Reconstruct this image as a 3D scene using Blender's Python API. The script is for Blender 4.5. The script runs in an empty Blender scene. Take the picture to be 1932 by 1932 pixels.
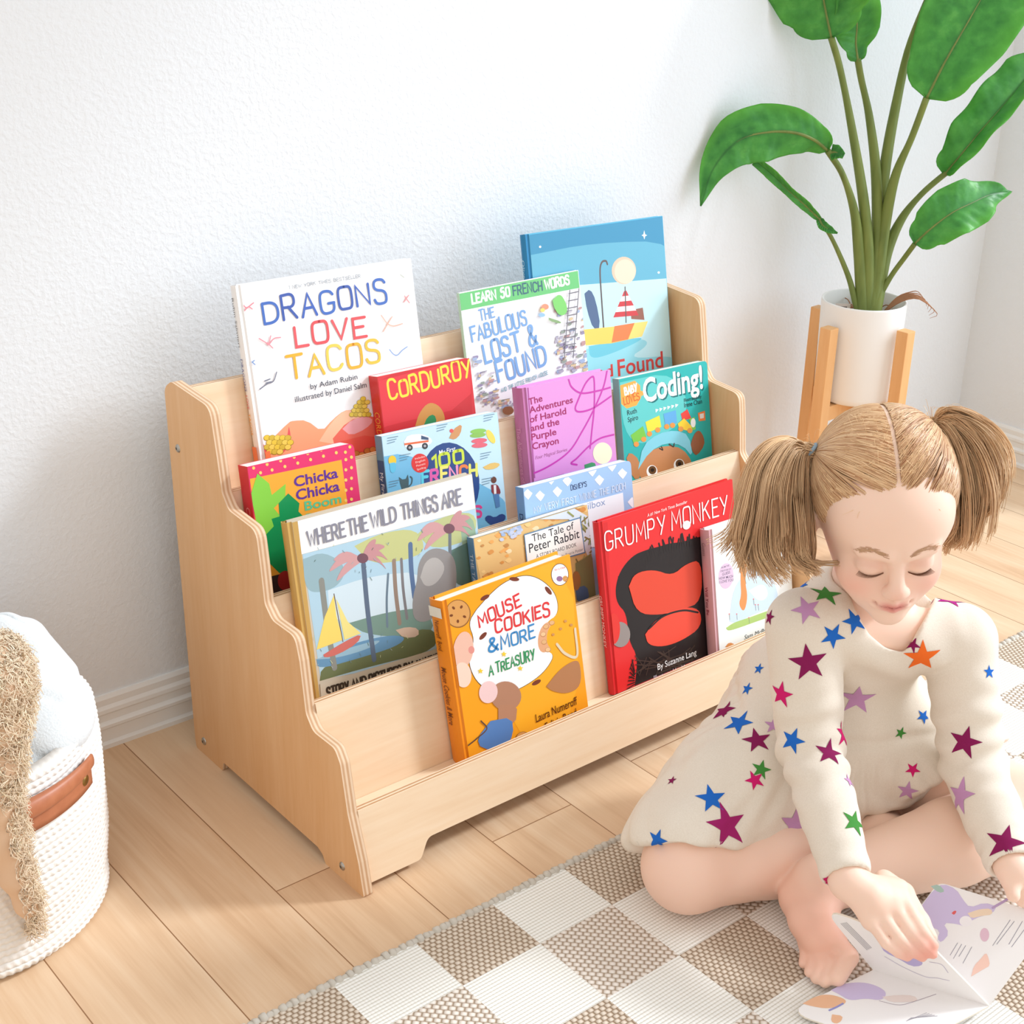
import bpy, bmesh, math, random
import numpy as np
from mathutils import Vector, Matrix
from mathutils.bvhtree import BVHTree
from mathutils.geometry import tessellate_polygon
random.seed(7); rng = np.random.default_rng(7)
SC = bpy.context.scene; COL = SC.collection
# ---------------------------------------------------------------- camera
CAM = Vector((-.72186, -1.10033, 1.04461))
CR = Vector((.77324, -.63372, .02236)); CU = Vector((.23975, .32482, .91488)); CF = Vector((.58704, .70206, -.40310))
FPX = 2774.93
cd = bpy.data.cameras.new('camera'); cam = bpy.data.objects.new('camera', cd); COL.objects.link(cam)
cd.sensor_width = 36; cd.lens = FPX/1932*36; cd.clip_start = .05
cam.matrix_world = Matrix(((CR.x, CU.x, -CF.x, CAM.x), (CR.y, CU.y, -CF.y, CAM.y), (CR.z, CU.z, -CF.z, CAM.z), (0, 0, 0, 1)))
SC.camera = cam
# ---------------------------------------------------------------- world, sun, window light, exposure
w = bpy.data.worlds.new('world'); SC.world = w; w.use_nodes = True
bg = w.node_tree.nodes['Background']; bg.inputs[0].default_value = (1.0, .955, .905, 1); bg.inputs[1].default_value = .95
sd = bpy.data.lights.new('sun', 'SUN'); sun = bpy.data.objects.new('sun', sd); COL.objects.link(sun)
sd.energy = 2.25; sd.angle = math.radians(9); sd.color = (.92, .98, 1.04)
sun.rotation_euler = Vector((-.76, .30, -.60)).to_track_quat('-Z', 'Y').to_euler(); sun.location = (3, -1, 3)
ad = bpy.data.lights.new('window_daylight', 'AREA'); win = bpy.data.objects.new('window_daylight', ad); COL.objects.link(win)
ad.shape = 'RECTANGLE'; ad.size = 1.7; ad.size_y = 1.9; ad.energy = 25; ad.color = (.74, .90, 1.08)
win.location = (1.80, -1.15, 1.25); win.rotation_euler = Vector((-1, .25, -.18)).to_track_quat('-Z', 'Z').to_euler()
SC.view_settings.view_transform = 'Standard'; SC.view_settings.look = 'None'
SC.view_settings.exposure = 0.0; SC.view_settings.gamma = 1; SC.view_settings.use_curve_mapping = False
# ---------------------------------------------------------------- measuring helpers: a point of the room from a sight line and a plane
def ray(px, py): return CF + CR*((px-966)/FPX) + CU*((966-py)/FPX)
def at_z(px, py, z):
    d = ray(px, py); return CAM + d*((z-CAM.z)/d.z)
def at_d(px, py, t): return CAM + ray(px, py)*t
def at_pl(px, py, n, c):
    d = ray(px, py); return CAM + d*((c-CAM.dot(n))/d.dot(n))
# ---------------------------------------------------------------- materials
def lin(c):
    if isinstance(c, str): c = [int(c[i:i+2], 16)/255 for i in (0, 2, 4)]
    else: c = [x/255 for x in c]
    return tuple(x/12.92 if x <= .04045 else ((x+.055)/1.055)**2.4 for x in c)
class N:
    def __init__(s, name, rough=.5, spec=.3):
        s.m = bpy.data.materials.new(name); s.m.use_nodes = True; s.t = s.m.node_tree; s.b = s.t.nodes['Principled BSDF']
        s.b.inputs['Roughness'].default_value = rough; s.b.inputs['Specular IOR Level'].default_value = spec
    def n(s, typ, **kw):
        o = s.t.nodes.new(typ)
        for k, v in kw.items(): setattr(o, k, v)
        return o
    def set(s, sock, v):
        if v is None: return
        if hasattr(v, 'links') or isinstance(v, bpy.types.NodeSocket): s.t.links.new(v, sock)
        elif isinstance(v, (tuple, list)) and len(v) == 3 and sock.type == 'RGBA': sock.default_value = (*v, 1)
        else: sock.default_value = v
    def math(s, op, a, b=None, c=None):
        o = s.n('ShaderNodeMath', operation=op); s.set(o.inputs[0], a); s.set(o.inputs[1], b)
        if c is not None: s.set(o.inputs[2], c)
        return o.outputs[0]
    def obj(s):
        return s.n('ShaderNodeTexCoord').outputs['Object']
    def sep(s, v):
        o = s.n('ShaderNodeSeparateXYZ'); s.set(o.inputs[0], v); return o.outputs
    def comb(s, x, y, z):
        o = s.n('ShaderNodeCombineXYZ'); s.set(o.inputs[0], x); s.set(o.inputs[1], y); s.set(o.inputs[2], z); return o.outputs[0]
    def map(s, v, scale=(1, 1, 1), loc=(0, 0, 0), rot=(0, 0, 0)):
        o = s.n('ShaderNodeMapping'); s.set(o.inputs[0], v); o.inputs['Scale'].default_value = scale; o.inputs['Location'].default_value = loc; o.inputs['Rotation'].default_value = rot
        return o.outputs[0]
    def noise(s, v, scale=5, detail=3, rough=.5, dist=0):
        o = s.n('ShaderNodeTexNoise'); s.set(o.inputs['Vector'], v); o.inputs['Scale'].default_value = scale; o.inputs['Detail'].default_value = detail
        o.inputs['Roughness'].default_value = rough; o.inputs['Distortion'].default_value = dist; return o.outputs[0]
    def white(s, v, dim='1D'):
        o = s.n('ShaderNodeTexWhiteNoise', noise_dimensions=dim); s.set(o.inputs['W' if dim == '1D' else 'Vector'], v); return o.outputs[0]
    def ramp(s, f, stops):
        o = s.n('ShaderNodeValToRGB'); s.set(o.inputs[0], f); e = o.color_ramp.elements
        while len(e) < len(stops): e.new(.5)
        for i, (p, c) in enumerate(stops): e[i].position = p; e[i].color = (*c, 1)
        return o.outputs[0]
    def mix(s, f, a, b, blend='MIX'):
        o = s.n('ShaderNodeMix', data_type='RGBA', blend_type=blend); s.set(o.inputs[0], f); s.set(o.inputs[6], a); s.set(o.inputs[7], b); return o.outputs[2]
    def color(s, v): s.set(s.b.inputs['Base Color'], v); return s
    def bump(s, h, strength=.3, dist=.002):
        o = s.n('ShaderNodeBump'); o.inputs['Strength'].default_value = strength; o.inputs['Distance'].default_value = dist
        s.set(o.inputs['Height'], h); s.t.links.new(o.outputs[0], s.b.inputs['Normal']); return s
_pl = {}
def plain(c, rough=.4, spec=.3, var=0, name=None):
    key = (str(c), rough, spec, var)
    if key in _pl: return _pl[key]
    m = N(name or 'paint_%d' % len(_pl), rough, spec); c = lin(c)
    if var:
        f = m.noise(m.obj(), 60, 4); m.color(m.mix(f, tuple(x*(1-var) for x in c), tuple(min(1, x*(1+var)) for x in c)))
    else: m.color(c)
    _pl[key] = m.m; return m.m
def wood(name, c1, c2, c3, scale, rough=.45, ringscale=1.0):
    m = N(name, rough, .3); v = m.obj()
    a = m.noise(m.map(v, scale), 1, 4, .55, .6); b = m.noise(m.map(v, tuple(x*6 for x in scale)), 1, 3, .6)
    big = m.noise(v, 3.0, 2)
    f = m.math('MULTIPLY_ADD', b, .35, m.math('MULTIPLY', a, .65))
    col = m.ramp(f, [(.28, lin(c1)), (.5, lin(c2)), (.72, lin(c3))])
    m.color(m.mix(m.math('MULTIPLY', big, .5), col, lin(c2))); m.bump(b, .08, .001); return m.m
def layers(name, axis, c1, c2, period, off=0):
    m = N(name, .55, .2); x = m.sep(m.obj())[axis]
    f = m.math('SINE', m.math('MULTIPLY', m.math('ADD', x, off), 2*math.pi/period)); n_ = m.noise(m.obj(), 120, 3)
    f = m.math('ADD', m.math('MULTIPLY_ADD', f, .42, .5), m.math('MULTIPLY_ADD', n_, .3, -.15))
    m.color(m.ramp(f, [(.2, lin(c1)), (.75, lin(c2))])); return m.m
# ---------------------------------------------------------------- objects
def tag(o, label=None, cat=None, group=None, kind=None):
    if label: o['label'] = label
    if cat: o['category'] = cat
    if group: o['group'] = group
    if kind: o['kind'] = kind
    return o
def empty(name, loc, label, cat, group=None):
    o = bpy.data.objects.new(name, None); COL.objects.link(o); o.location = loc; o.empty_display_size = .05
    return tag(o, label, cat, group)
def obj(name, bm, mats, parent=None, smooth=False, label=None):
    """link a bmesh as ONE mesh object; coordinates are the room's, the parent is an Empty (or a part) without turn"""
    me = bpy.data.meshes.new(name)
    if isinstance(bm, bmesh.types.BMesh): bm.to_mesh(me); bm.free()
    else: me.from_pydata([tuple(v) for v in bm[0]], [], [tuple(f) for f in bm[1]])
    for m in (mats if isinstance(mats, (list, tuple)) else [mats]): me.materials.append(m)
    if smooth: me.polygons.foreach_set('use_smooth', [True]*len(me.polygons))
    me.update(); o = bpy.data.objects.new(name, me); COL.objects.link(o)
    if parent is not None: link_to(o, parent)
    if label: o['label'] = label
    return o
def link_to(o, parent):
    o.parent = parent; o.matrix_parent_inverse = Matrix.Translation(-Vector(parent.location)) if parent.parent is None else Matrix.Identity(4)
def box(bm, lo, hi, mi=0, bevel=0, M=None):
    vs = [Vector((x, y, z)) for x in (lo[0], hi[0]) for y in (lo[1], hi[1]) for z in (lo[2], hi[2])]
    return hexa(bm, vs, mi, bevel, M)
def hexa(bm, vs, mi=0, bevel=0, M=None):
    if M is not None: vs = [M @ Vector(v) for v in vs]
    b = [bm.verts.new(v) for v in vs]
    fs = [bm.faces.new([b[i] for i in q]) for q in ((0, 1, 3, 2), (4, 6, 7, 5), (0, 4, 5, 1), (2, 3, 7, 6), (0, 2, 6, 4), (1, 5, 7, 3))]
    for f in fs: f.material_index = mi
    bmesh.ops.recalc_face_normals(bm, faces=fs)
    if bevel:
        r = bmesh.ops.bevel(bm, geom=list({e for f in fs for e in f.edges}), offset=bevel, segments=2, affect='EDGES', profile=.7)
        for f in r['faces']: f.material_index = mi
def prism(bm, poly, a, b, mi=0, mi_edge=None):
    """extrude a closed outline; a and b turn its 2D points into the two faces' 3D points"""
    A = [bm.verts.new(a(*p)) for p in poly]; B = [bm.verts.new(b(*p)) for p in poly]; n = len(poly)
    fs = [bm.faces.new(A), bm.faces.new(B[::-1])]
    for f in fs: f.material_index = mi
    for i in range(n):
        f = bm.faces.new((A[i], B[i], B[(i+1) % n], A[(i+1) % n])); f.material_index = mi if mi_edge is None else mi_edge; fs.append(f)
    bmesh.ops.recalc_face_normals(bm, faces=fs)
    return fs
def rounded(poly, radii, seg=6):
    out = []; n = len(poly)
    for i, p in enumerate(poly):
        r = radii[i] if isinstance(radii, (list, tuple)) else radii
        p = Vector(p); a = Vector(poly[i-1])-p; b = Vector(poly[(i+1) % n])-p
        if r <= 0: out.append(tuple(p)); continue
        la, lb = a.length, b.length; a.normalize(); b.normalize()
        ang = max(.05, math.acos(max(-1, min(1, a.dot(b))))); d = min(r/math.tan(ang/2), la*.49, lb*.49)
        s, e = p+a*d, p+b*d
        for k in range(seg+1):
            t = k/seg; out.append(tuple(s*(1-t)**2+p*2*t*(1-t)+e*t*t))
    return out
def frame_of(t):
    t = t.normalized(); a = Vector((0, 0, 1)) if abs(t.z) < .9 else Vector((1, 0, 0)); u = t.cross(a).normalized(); return u, t.cross(u).normalized()
def spline(pts, n=24):
    P = [Vector(p) for p in pts]; P = [P[0]*2-P[1]]+P+[P[-1]*2-P[-2]]; out = []
    m = len(P)-3
    for i in range(n+1):
        s = min(i/n*m, m-1e-6); k = int(s); t = s-k; a, b, c, d = P[k:k+4]
        out.append(.5*((2*b)+(c-a)*t+(2*a-5*b+4*c-d)*t*t+(3*b-a-3*c+d)*t**3))
    return out
def interp(vals, n):
    x = np.linspace(0, len(vals)-1, n+1); return np.interp(x, range(len(vals)), vals)
def tube(bm, pts, rad, seg=10, mi=0, cap=True, flat=1.0):
    u = None; rings = []
    for i, p in enumerate(pts):
        t = (pts[min(i+1, len(pts)-1)]-pts[max(i-1, 0)])
        if t.length < 1e-9: t = Vector((0, 0, 1))
        t.normalize()
        if u is None: u, v = frame_of(t)
        else: u = (u-t*u.dot(t)).normalized(); v = t.cross(u)
        r = rad[i] if hasattr(rad, '__len__') else rad
        rings.append([bm.verts.new(p+u*math.cos(6.28318*k/seg)*r+v*math.sin(6.28318*k/seg)*r*flat) for k in range(seg)])
    for a, b in zip(rings, rings[1:]):
        for k in range(seg): bm.faces.new((a[k], a[(k+1) % seg], b[(k+1) % seg], b[k])).material_index = mi
    if cap and seg > 2:
        bm.faces.new(rings[0][::-1]).material_index = mi; bm.faces.new(rings[-1]).material_index = mi
def lathe(bm, prof, c, seg=48, mi=0, axis=None):
    rings = []
    for r, z in prof: rings.append([bm.verts.new((c[0]+r*math.cos(6.28318*k/seg), c[1]+r*math.sin(6.28318*k/seg), c[2]+z)) for k in range(seg)])
    for a, b in zip(rings, rings[1:]):
        for k in range(seg): bm.faces.new((a[k], a[(k+1) % seg], b[(k+1) % seg], b[k])).material_index = mi
    return rings
def dome(bm, c, n, r, h, mi=0, seg=16):
    u, v = frame_of(n); c = Vector(c); n = n.normalized(); prev = None
    for j in range(5):
        a = j/4*math.pi/2; rr = r*math.cos(a); hh = h*math.sin(a)
        ring = [bm.verts.new(c+n*hh+(u*math.cos(6.28318*k/seg)+v*math.sin(6.28318*k/seg))*max(rr, r*.02)) for k in range(seg)]
        if prev:
            for k in range(seg): bm.faces.new((prev[k], prev[(k+1) % seg], ring[(k+1) % seg], ring[k])).material_index = mi
        prev = ring
    bm.faces.new(prev).material_index = mi
def strands(paths, r0, r1, mi=None):
    """many tapering hairs as one vertex/face table; paths: array (n, k, 3)"""
    P = np.asarray(paths, float); n, k, _ = P.shape
    T = np.gradient(P, axis=1); T /= np.linalg.norm(T, axis=2, keepdims=True)+1e-12
    A = np.cross(T, np.array([.31, .52, .79])); A /= np.linalg.norm(A, axis=2, keepdims=True)+1e-12; B = np.cross(T, A)
    rad = np.linspace(r0, r1, k)[None, :, None]
    V = np.stack([P+rad*(A*math.cos(a)+B*math.sin(a)) for a in (0, 2.0944, 4.1888)], 2).reshape(-1, 3)
    base = (np.arange(n)[:, None]*k+np.arange(k-1)[None])*3; F = []
    for a in range(3):
        b = (a+1) % 3; F.append(np.stack([base+a, base+b, base+3+b, base+3+a], -1).reshape(-1, 4))
    return V, np.concatenate(F)
def fastmesh(name, V, F, mats, parent=None, smooth=True, attr=None, midx=None):
    me = bpy.data.meshes.new(name); V = np.asarray(V, np.float32); F = np.asarray(F, np.int32); k = F.shape[1]
    me.vertices.add(len(V)); me.vertices.foreach_set('co', V.ravel()); me.loops.add(F.size); me.loops.foreach_set('vertex_index', F.ravel())
    me.polygons.add(len(F)); me.polygons.foreach_set('loop_start', np.arange(0, F.size, k, dtype=np.int32))
    for m in (mats if isinstance(mats, (list, tuple)) else [mats]): me.materials.append(m)
    if midx is not None: me.polygons.foreach_set('material_index', np.asarray(midx, np.int32))
    me.update(calc_edges=True); me.validate()
    if smooth: me.polygons.foreach_set('use_smooth', [True]*len(me.polygons))
    if attr is not None:
        ca = me.color_attributes.new('tint', 'FLOAT_COLOR', 'POINT'); c = np.ones((len(V), 4), np.float32); c[:, :3] = attr; ca.data.foreach_set('color', c.ravel())
    o = bpy.data.objects.new(name, me); COL.objects.link(o)
    if parent is not None: link_to(o, parent)
    return o
# ---------------------------------------------------------------- smooth bodies: a distance field meshed into one continuous skin
class Field:
    def __init__(s, lo, hi, h):
        s.lo = np.array(lo, float); s.h = h; s.n = np.ceil((np.array(hi)-s.lo)/h).astype(int)+1
        s.F = np.full(s.n, .12, np.float32)
    def box(s, lo, hi):
        a = np.clip(np.floor((np.array(lo)-s.lo)/s.h).astype(int), 0, s.n); b = np.clip(np.ceil((np.array(hi)-s.lo)/s.h).astype(int)+1, 0, s.n)
        sl = tuple(slice(i, j) for i, j in zip(a, b))
        g = np.meshgrid(*[s.lo[i]+s.h*np.arange(a[i], b[i]) for i in range(3)], indexing='ij'); return sl, np.stack(g, -1).astype(np.float32)
    def put(s, d, sl, k, cut=False):
        f = s.F[sl]
        if cut: d = -d; hh = np.clip(.5-.5*(d-f)/k, 0, 1); s.F[sl] = d*(1-hh)+f*hh+k*hh*(1-hh)  # smooth max
        else: hh = np.clip(.5+.5*(d-f)/k, 0, 1); s.F[sl] = d*(1-hh)+f*hh-k*hh*(1-hh)
    def cone(s, a, b, ra, rb, k=.01, cut=False):
        a = np.array(a, float); b = np.array(b, float); m = max(ra, rb)+k+.02
        sl, X = s.box(np.minimum(a, b)-m, np.maximum(a, b)+m); ab = b-a
        t = np.clip(((X-a)@ab)/(ab@ab+1e-12), 0, 1); d = np.linalg.norm(X-a-t[..., None]*ab, axis=-1)-(ra+(rb-ra)*t); s.put(d, sl, k, cut)
    def ell(s, c, r, ax=None, k=.01, cut=False):
        c = np.array(c, float); r = np.array(r, float); m = r.max()+k+.02; sl, X = s.box(c-m, c+m); X = X-c
        if ax is not None: X = X@np.array(ax, float).T
        k0 = np.linalg.norm(X/r, axis=-1); k1 = np.linalg.norm(X/(r*r), axis=-1)+1e-9; s.put(np.where(k0 < 1e-6, -r.min(), k0*(k0-1)/k1), sl, k, cut)
    def chain(s, pts, rads, k=.01):
        for i in range(len(pts)-1): s.cone(pts[i], pts[i+1], rads[i], rads[i+1], k)
    def half(s, p, n, lo, hi, k=.004):
        """cut away the side n points to, inside a box"""
        sl, X = s.box(lo, hi); s.put(-((X-np.array(p))@np.array(n)), sl, k, True)
    def punch(s, poly, lo, hi, near, far, k=.003):
        """cut an opening whose outline is given as sight lines"""
        sl, X = s.box(lo, hi); d = X-np.array(CAM); zc = d@np.array(CF); x = 966+FPX*(d@np.array(CR))/zc; y = 966-FPX*(d@np.array(CU))/zc
        P = np.array(poly, float); best = np.full(x.shape, 1e9); ins = np.zeros(x.shape, bool)
        for i in range(len(P)):
            a, b = P[i-1], P[i]; e = b-a; t = np.clip(((x-a[0])*e[0]+(y-a[1])*e[1])/(e@e), 0, 1); best = np.minimum(best, np.hypot(x-a[0]-t*e[0], y-a[1]-t*e[1]))
            c = (a[1] > y) != (b[1] > y); ins ^= c & (x < (b[0]-a[0])*(y-a[1])/(b[1]-a[1]+1e-9)+a[0])
        sd = np.where(ins, -best, best)*zc/FPX; s.put(np.maximum(np.maximum(sd, zc-far), near-zc), sl, k, True)
    def mesh(s, iso=0, relax=2):
        F = s.F-iso; S = F < 0; c = np.zeros(np.array(F.shape)-1, np.int8); nx, ny, nz = c.shape
        cs = [(i, j, k) for i in (0, 1) for j in (0, 1) for k in (0, 1)]
        for i, j, k in cs: c += S[i:i+nx, j:j+ny, k:k+nz]
        I = np.argwhere((c > 0) & (c < 8)); idx = np.full(c.shape, -1, np.int64); idx[tuple(I.T)] = np.arange(len(I))
        pos = np.zeros((len(I), 3)); cnt = np.zeros(len(I))
        for a in cs:
            for ax in range(3):
                if a[ax]: continue
                b = list(a); b[ax] = 1; fa = F[tuple((I+a).T)]; fb = F[tuple((I+np.array(b)).T)]; m = (fa < 0) != (fb < 0)
                t = np.where(m, fa/(fa-fb+1e-20), 0); p = I+np.array(a, float); p[:, ax] += t; pos[m] += p[m]; cnt[m] += 1
        V = s.lo+s.h*pos/cnt[:, None]; Q = []
        for ax in range(3):
            b = [0, 0, 0]; b[ax] = 1; A = S[:F.shape[0]-b[0], :F.shape[1]-b[1], :F.shape[2]-b[2]]; B = S[b[0]:, b[1]:, b[2]:]
            E = np.argwhere(A != B); u, v = [(1, 2), (2, 0), (0, 1)][ax]; E = E[(E[:, u] > 0) & (E[:, v] > 0)]
            E = E[(E[:, u] < c.shape[u]) & (E[:, v] < c.shape[v])]
            du = np.zeros(3, int); du[u] = 1; dv = np.zeros(3, int); dv[v] = 1
            q = np.stack([idx[tuple((E-du-dv).T)], idx[tuple((E-dv).T)], idx[tuple(E.T)], idx[tuple((E-du).T)]], 1)
            fl = ~S[tuple(E.T)]; q[fl] = q[fl][:, ::-1]; Q.append(q)
        Q = np.concatenate(Q); Q = Q[(Q >= 0).all(1)]
        for _ in range(relax):
            acc = np.zeros_like(V); n = np.zeros(len(V))
            for i in range(4):
                np.add.at(acc, Q[:, i], V[Q[:, (i+1) % 4]]); np.add.at(n, Q[:, i], 1)
            V = V*.5+.5*acc/np.maximum(n, 1)[:, None]
        return V, Q
def vnormals(V, Q):
    fn = np.cross(V[Q[:, 2]]-V[Q[:, 0]], V[Q[:, 3]]-V[Q[:, 1]]); n = np.zeros_like(V)
    for i in range(4): np.add.at(n, Q[:, i], fn)
    return n/(np.linalg.norm(n, axis=1, keepdims=True)+1e-12)
# ================================================================ the room
YW, XW = .459, 1.733
def wall_mat():
    m = N('white_wall_paint', .75, .2); v = m.obj(); n1 = m.noise(v, 150, 3, .55); n2 = m.noise(v, 380, 2)
    m.color(lin((234, 238, 242))); m.bump(m.math('ADD', m.ramp(n1, [(.42, (0, 0, 0)), (.62, (1, 1, 1))]), m.math('MULTIPLY', n2, .25)), .22, .0014); return m.m
WALL = wall_mat(); TRIM = plain((240, 240, 238), .4, .3)
bm = bmesh.new(); box(bm, (-2.6, YW, -.02), (XW+.1, YW+.1, 2.6)); tag(obj('wall_back', bm, WALL), kind='structure')
bm = bmesh.new(); box(bm, (XW, .16, -.02), (XW+.1, YW, 2.6)); box(bm, (XW, -2.1, 2.25), (XW+.1, .16, 2.6)); box(bm, (XW, -2.1, -.02), (XW+.1, .16, .12)); box(bm, (XW, -3.2, -.02), (XW+.1, -2.1, 2.6))
tag(obj('wall_right', bm, WALL), kind='structure')
bm = bmesh.new()
for lo, hi in (((XW+.01, .11, .12), (XW+.07, .16, 2.25)), ((XW+.01, -2.1, .12), (XW+.07, -2.05, 2.25)), ((XW+.01, -2.05, .12), (XW+.07, .11, .17)), ((XW+.01, -2.05, 2.2), (XW+.07, .11, 2.25)), ((XW+.02, -1.0, .17), (XW+.06, -.96, 2.2))): box(bm, lo, hi)
tag(obj('window_1', bm, TRIM), kind='structure')
def floor_mat():
    m = N('oak_planks', .42, .35); X, Y, Z = m.sep(m.obj()); W = .1228
    u = m.math('DIVIDE', m.math('ADD', X, .3155), W); k = m.math('FLOOR', u); fu = m.math('SUBTRACT', u, k)
    r = m.white(k); y = m.math('DIVIDE', m.math('ADD', Y, m.math('MULTIPLY', r, 1.3)), 1.22); j = m.math('FLOOR', y); fy = m.math('SUBTRACT', y, j)
    r2 = m.white(m.math('MULTIPLY_ADD', k, 7.31, m.math('MULTIPLY', j, 3.17)))
    v = m.comb(m.math('MULTIPLY_ADD', r2, 9.0, m.math('MULTIPLY', X, 16)), m.math('MULTIPLY_ADD', r2, 5, m.math('MULTIPLY', Y, 1.5)), r2)
    g = m.noise(v, 1, 5, .6, 1.2); g2 = m.noise(m.comb(m.math('MULTIPLY', X, 190), m.math('MULTIPLY', Y, 7), r2), 1, 3, .6)
    f = m.math('ADD', m.math('MULTIPLY', g, .72), m.math('MULTIPLY', g2, .28))
    c = m.ramp(f, [(.30, lin((198, 156, 118))), (.48, lin((219, 184, 148))), (.68, lin((232, 205, 174)))])
    c = m.mix(m.math('MULTIPLY', r2, .42), c, lin((232, 205, 172)))
    d = m.math('MINIMUM', m.math('MINIMUM', fu, m.math('SUBTRACT', 1, fu)), m.math('MULTIPLY', m.math('MINIMUM', fy, m.math('SUBTRACT', 1, fy)), 10))
    gap = m.math('LESS_THAN', d, .0055)
    m.color(m.mix(gap, c, lin((150, 108, 74)))); m.bump(m.math('SUBTRACT', m.math('MULTIPLY', g2, .3), gap), .25, .001); return m.m
bm = bmesh.new(); box(bm, (-2.6, -3.2, -.05), (XW+.1, YW+.05, 0)); tag(obj('floor', bm, floor_mat()), kind='structure')
prof = [(0, 0), (.013, 0), (.013, .006), (.009, .009), (.009, .026), (.012, .029), (.012, .033), (.0075, .037), (.0075, .046), (.0095, .049), (.009, .054), (.006, .0585), (.006, .067), (.003, .072), (0, .072)]
bm = bmesh.new(); prism(bm, prof, lambda a, b: (-2.6, YW-a, b), lambda a, b: (XW-.0135, YW-a, b)); tag(obj('baseboard_back', bm, TRIM), kind='structure')
bm = bmesh.new(); prism(bm, prof, lambda a, b: (XW-a, YW, b), lambda a, b: (XW-a, .16, b)); tag(obj('baseboard_right', bm, TRIM), kind='structure')
# ---------------------------------------------------------------- rug
RX, RY, RS = -.0036, -.1821, .10272; RUG_T = .008
def rug_mat():
    m = N('woven_checker', .9, .1); X, Y, Z = m.sep(m.obj())
    i = m.math('DIVIDE', m.math('SUBTRACT', X, RX), RS); j = m.math('DIVIDE', m.math('SUBTRACT', RY, Y), RS)
    fi, fj = m.math('FLOOR', i), m.math('FLOOR', j)
    dark = m.math('SUBTRACT', 1, m.math('PINGPONG', m.math('ADD', fi, m.math('ADD', fj, 1)), 1))
    chunky = m.math('SUBTRACT', 1, m.math('PINGPONG', fj, 1))
    def sn(c, n, ph=0): return m.math('SINE', m.math('MULTIPLY_ADD', c, 2*math.pi*n, ph))
    def knots(n, mx, my):
        row = m.math('FLOOR', m.math('MULTIPLY', my, n)); sh = m.math('MULTIPLY', m.math('PINGPONG', row, 1), math.pi)
        a = m.math('SINE', m.math('ADD', m.math('MULTIPLY', mx, 2*math.pi*n/1.35), sh)); b = m.math('SINE', m.math('MULTIPLY', my, math.pi*n))
        return m.math('MULTIPLY', m.math('MULTIPLY_ADD', a, .5, .5), m.math('ABSOLUTE', b))
    dx = m.math('ADD', i, j); dy = m.math('SUBTRACT', i, j)
    hc = m.math('POWER', knots(12, dx, dy), .55); hf = m.math('POWER', knots(19, i, j), .55)
    ribs = m.math('MULTIPLY', m.math('MULTIPLY_ADD', sn(j, 24), .5, .5), m.math('MULTIPLY_ADD', sn(i, 24), .35, .65))
    hl = m.math('POWER', ribs, .5)
    hd = m.mix(chunky, hf, hc); cfine = m.ramp(hf, [(.1, lin((150, 126, 102))), (.5, lin((212, 195, 175))), (.9, lin((226, 212, 196)))])
    cch = m.ramp(hc, [(.1, lin((166, 144, 122))), (.45, lin((226, 214, 201))), (.9, lin((240, 231, 221)))])
    cl = m.ramp(hl, [(.05, lin((202, 196, 184))), (.4, lin((240, 238, 231))), (.9, lin((248, 247, 243)))])
    big = m.noise(m.obj(), 25, 3)
    c = m.mix(dark, cl, m.mix(chunky, cfine, cch)); c = m.mix(m.math('MULTIPLY', big, .10), c, lin((205, 195, 180)))
    m.color(c); m.bump(m.mix(dark, m.math('MULTIPLY', hl, .35), hd), .7, .0022); return m.m
rug = empty('area_rug', (.4, -.7, 0), 'flat woven beige and cream checkered rug on the wooden floor', 'rug')
bm = bmesh.new(); ex0, ex1, ey0, ey1 = -.42, 1.28, -1.3, -.0985
box(bm, (ex0, ey0, .0005), (ex1, ey1, RUG_T)); obj('woven_field', bm, rug_mat(), rug)
bm = bmesh.new()
def binding(a, b):
    n = int((b-a).length/.0022); d = b-a; pts = [a+d*(k/n)+Vector((0, 0, .0012*math.sin(k*1.9))) for k in range(n+1)]
    tube(bm, pts, [.0048+.0011*math.sin(k*1.25)+.0005*math.sin(k*.37) for k in range(n+1)], 7)
binding(Vector((ex0, ey1, .0062)), Vector((ex1, ey1, .0062))); binding(Vector((ex1, ey1, .0062)), Vector((ex1, ey0, .0062))); binding(Vector((ex0, ey0, .0062)), Vector((ex0, ey1, .0062)))
obj('edge_binding', bm, plain((205, 198, 186), .9, .1, .12), rug, True, 'greyish stitched edge')
# ---------------------------------------------------------------- the bookshelf
SHELF_W, PT = .786, .0125
TIER = [(.0278, .0945), (.1078, .1913), (.1898, .2892), (.2725, .389), (.3557, .4896)]; SL = .21
BIRCH_LIT = ('E6C6A2', 'EED5B6', 'F5E3CC')
side_m = wood('birch_side_shaded', 'DCA872', 'E4B584', 'EBC295', (26, 26, 2.2)); face_m = wood('birch_face_lit', *BIRCH_LIT, (2.0, 26, 26))  # one birch: sides coloured deeper as in shade, faces paler as in sunlight
edge_x = layers('ply_edge_side', 0, 'C89F7A', 'E4C8AA', .0052, .001); edge_y = layers('ply_edge_rail', 1, 'B98E66', 'EAD3B8', .0045)
STEEL = plain((178, 174, 166), .28, .8); STEEL.node_tree.nodes['Principled BSDF'].inputs['Metallic'].default_value = .9
shelf = empty('bookshelf', (.39, .19, 0), 'birch plywood tiered display bookshelf full of picture books against white wall', 'bookshelf')
k_ = lambda l: [(a*.86, (b+.008)*.86) for a, b in l]
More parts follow.
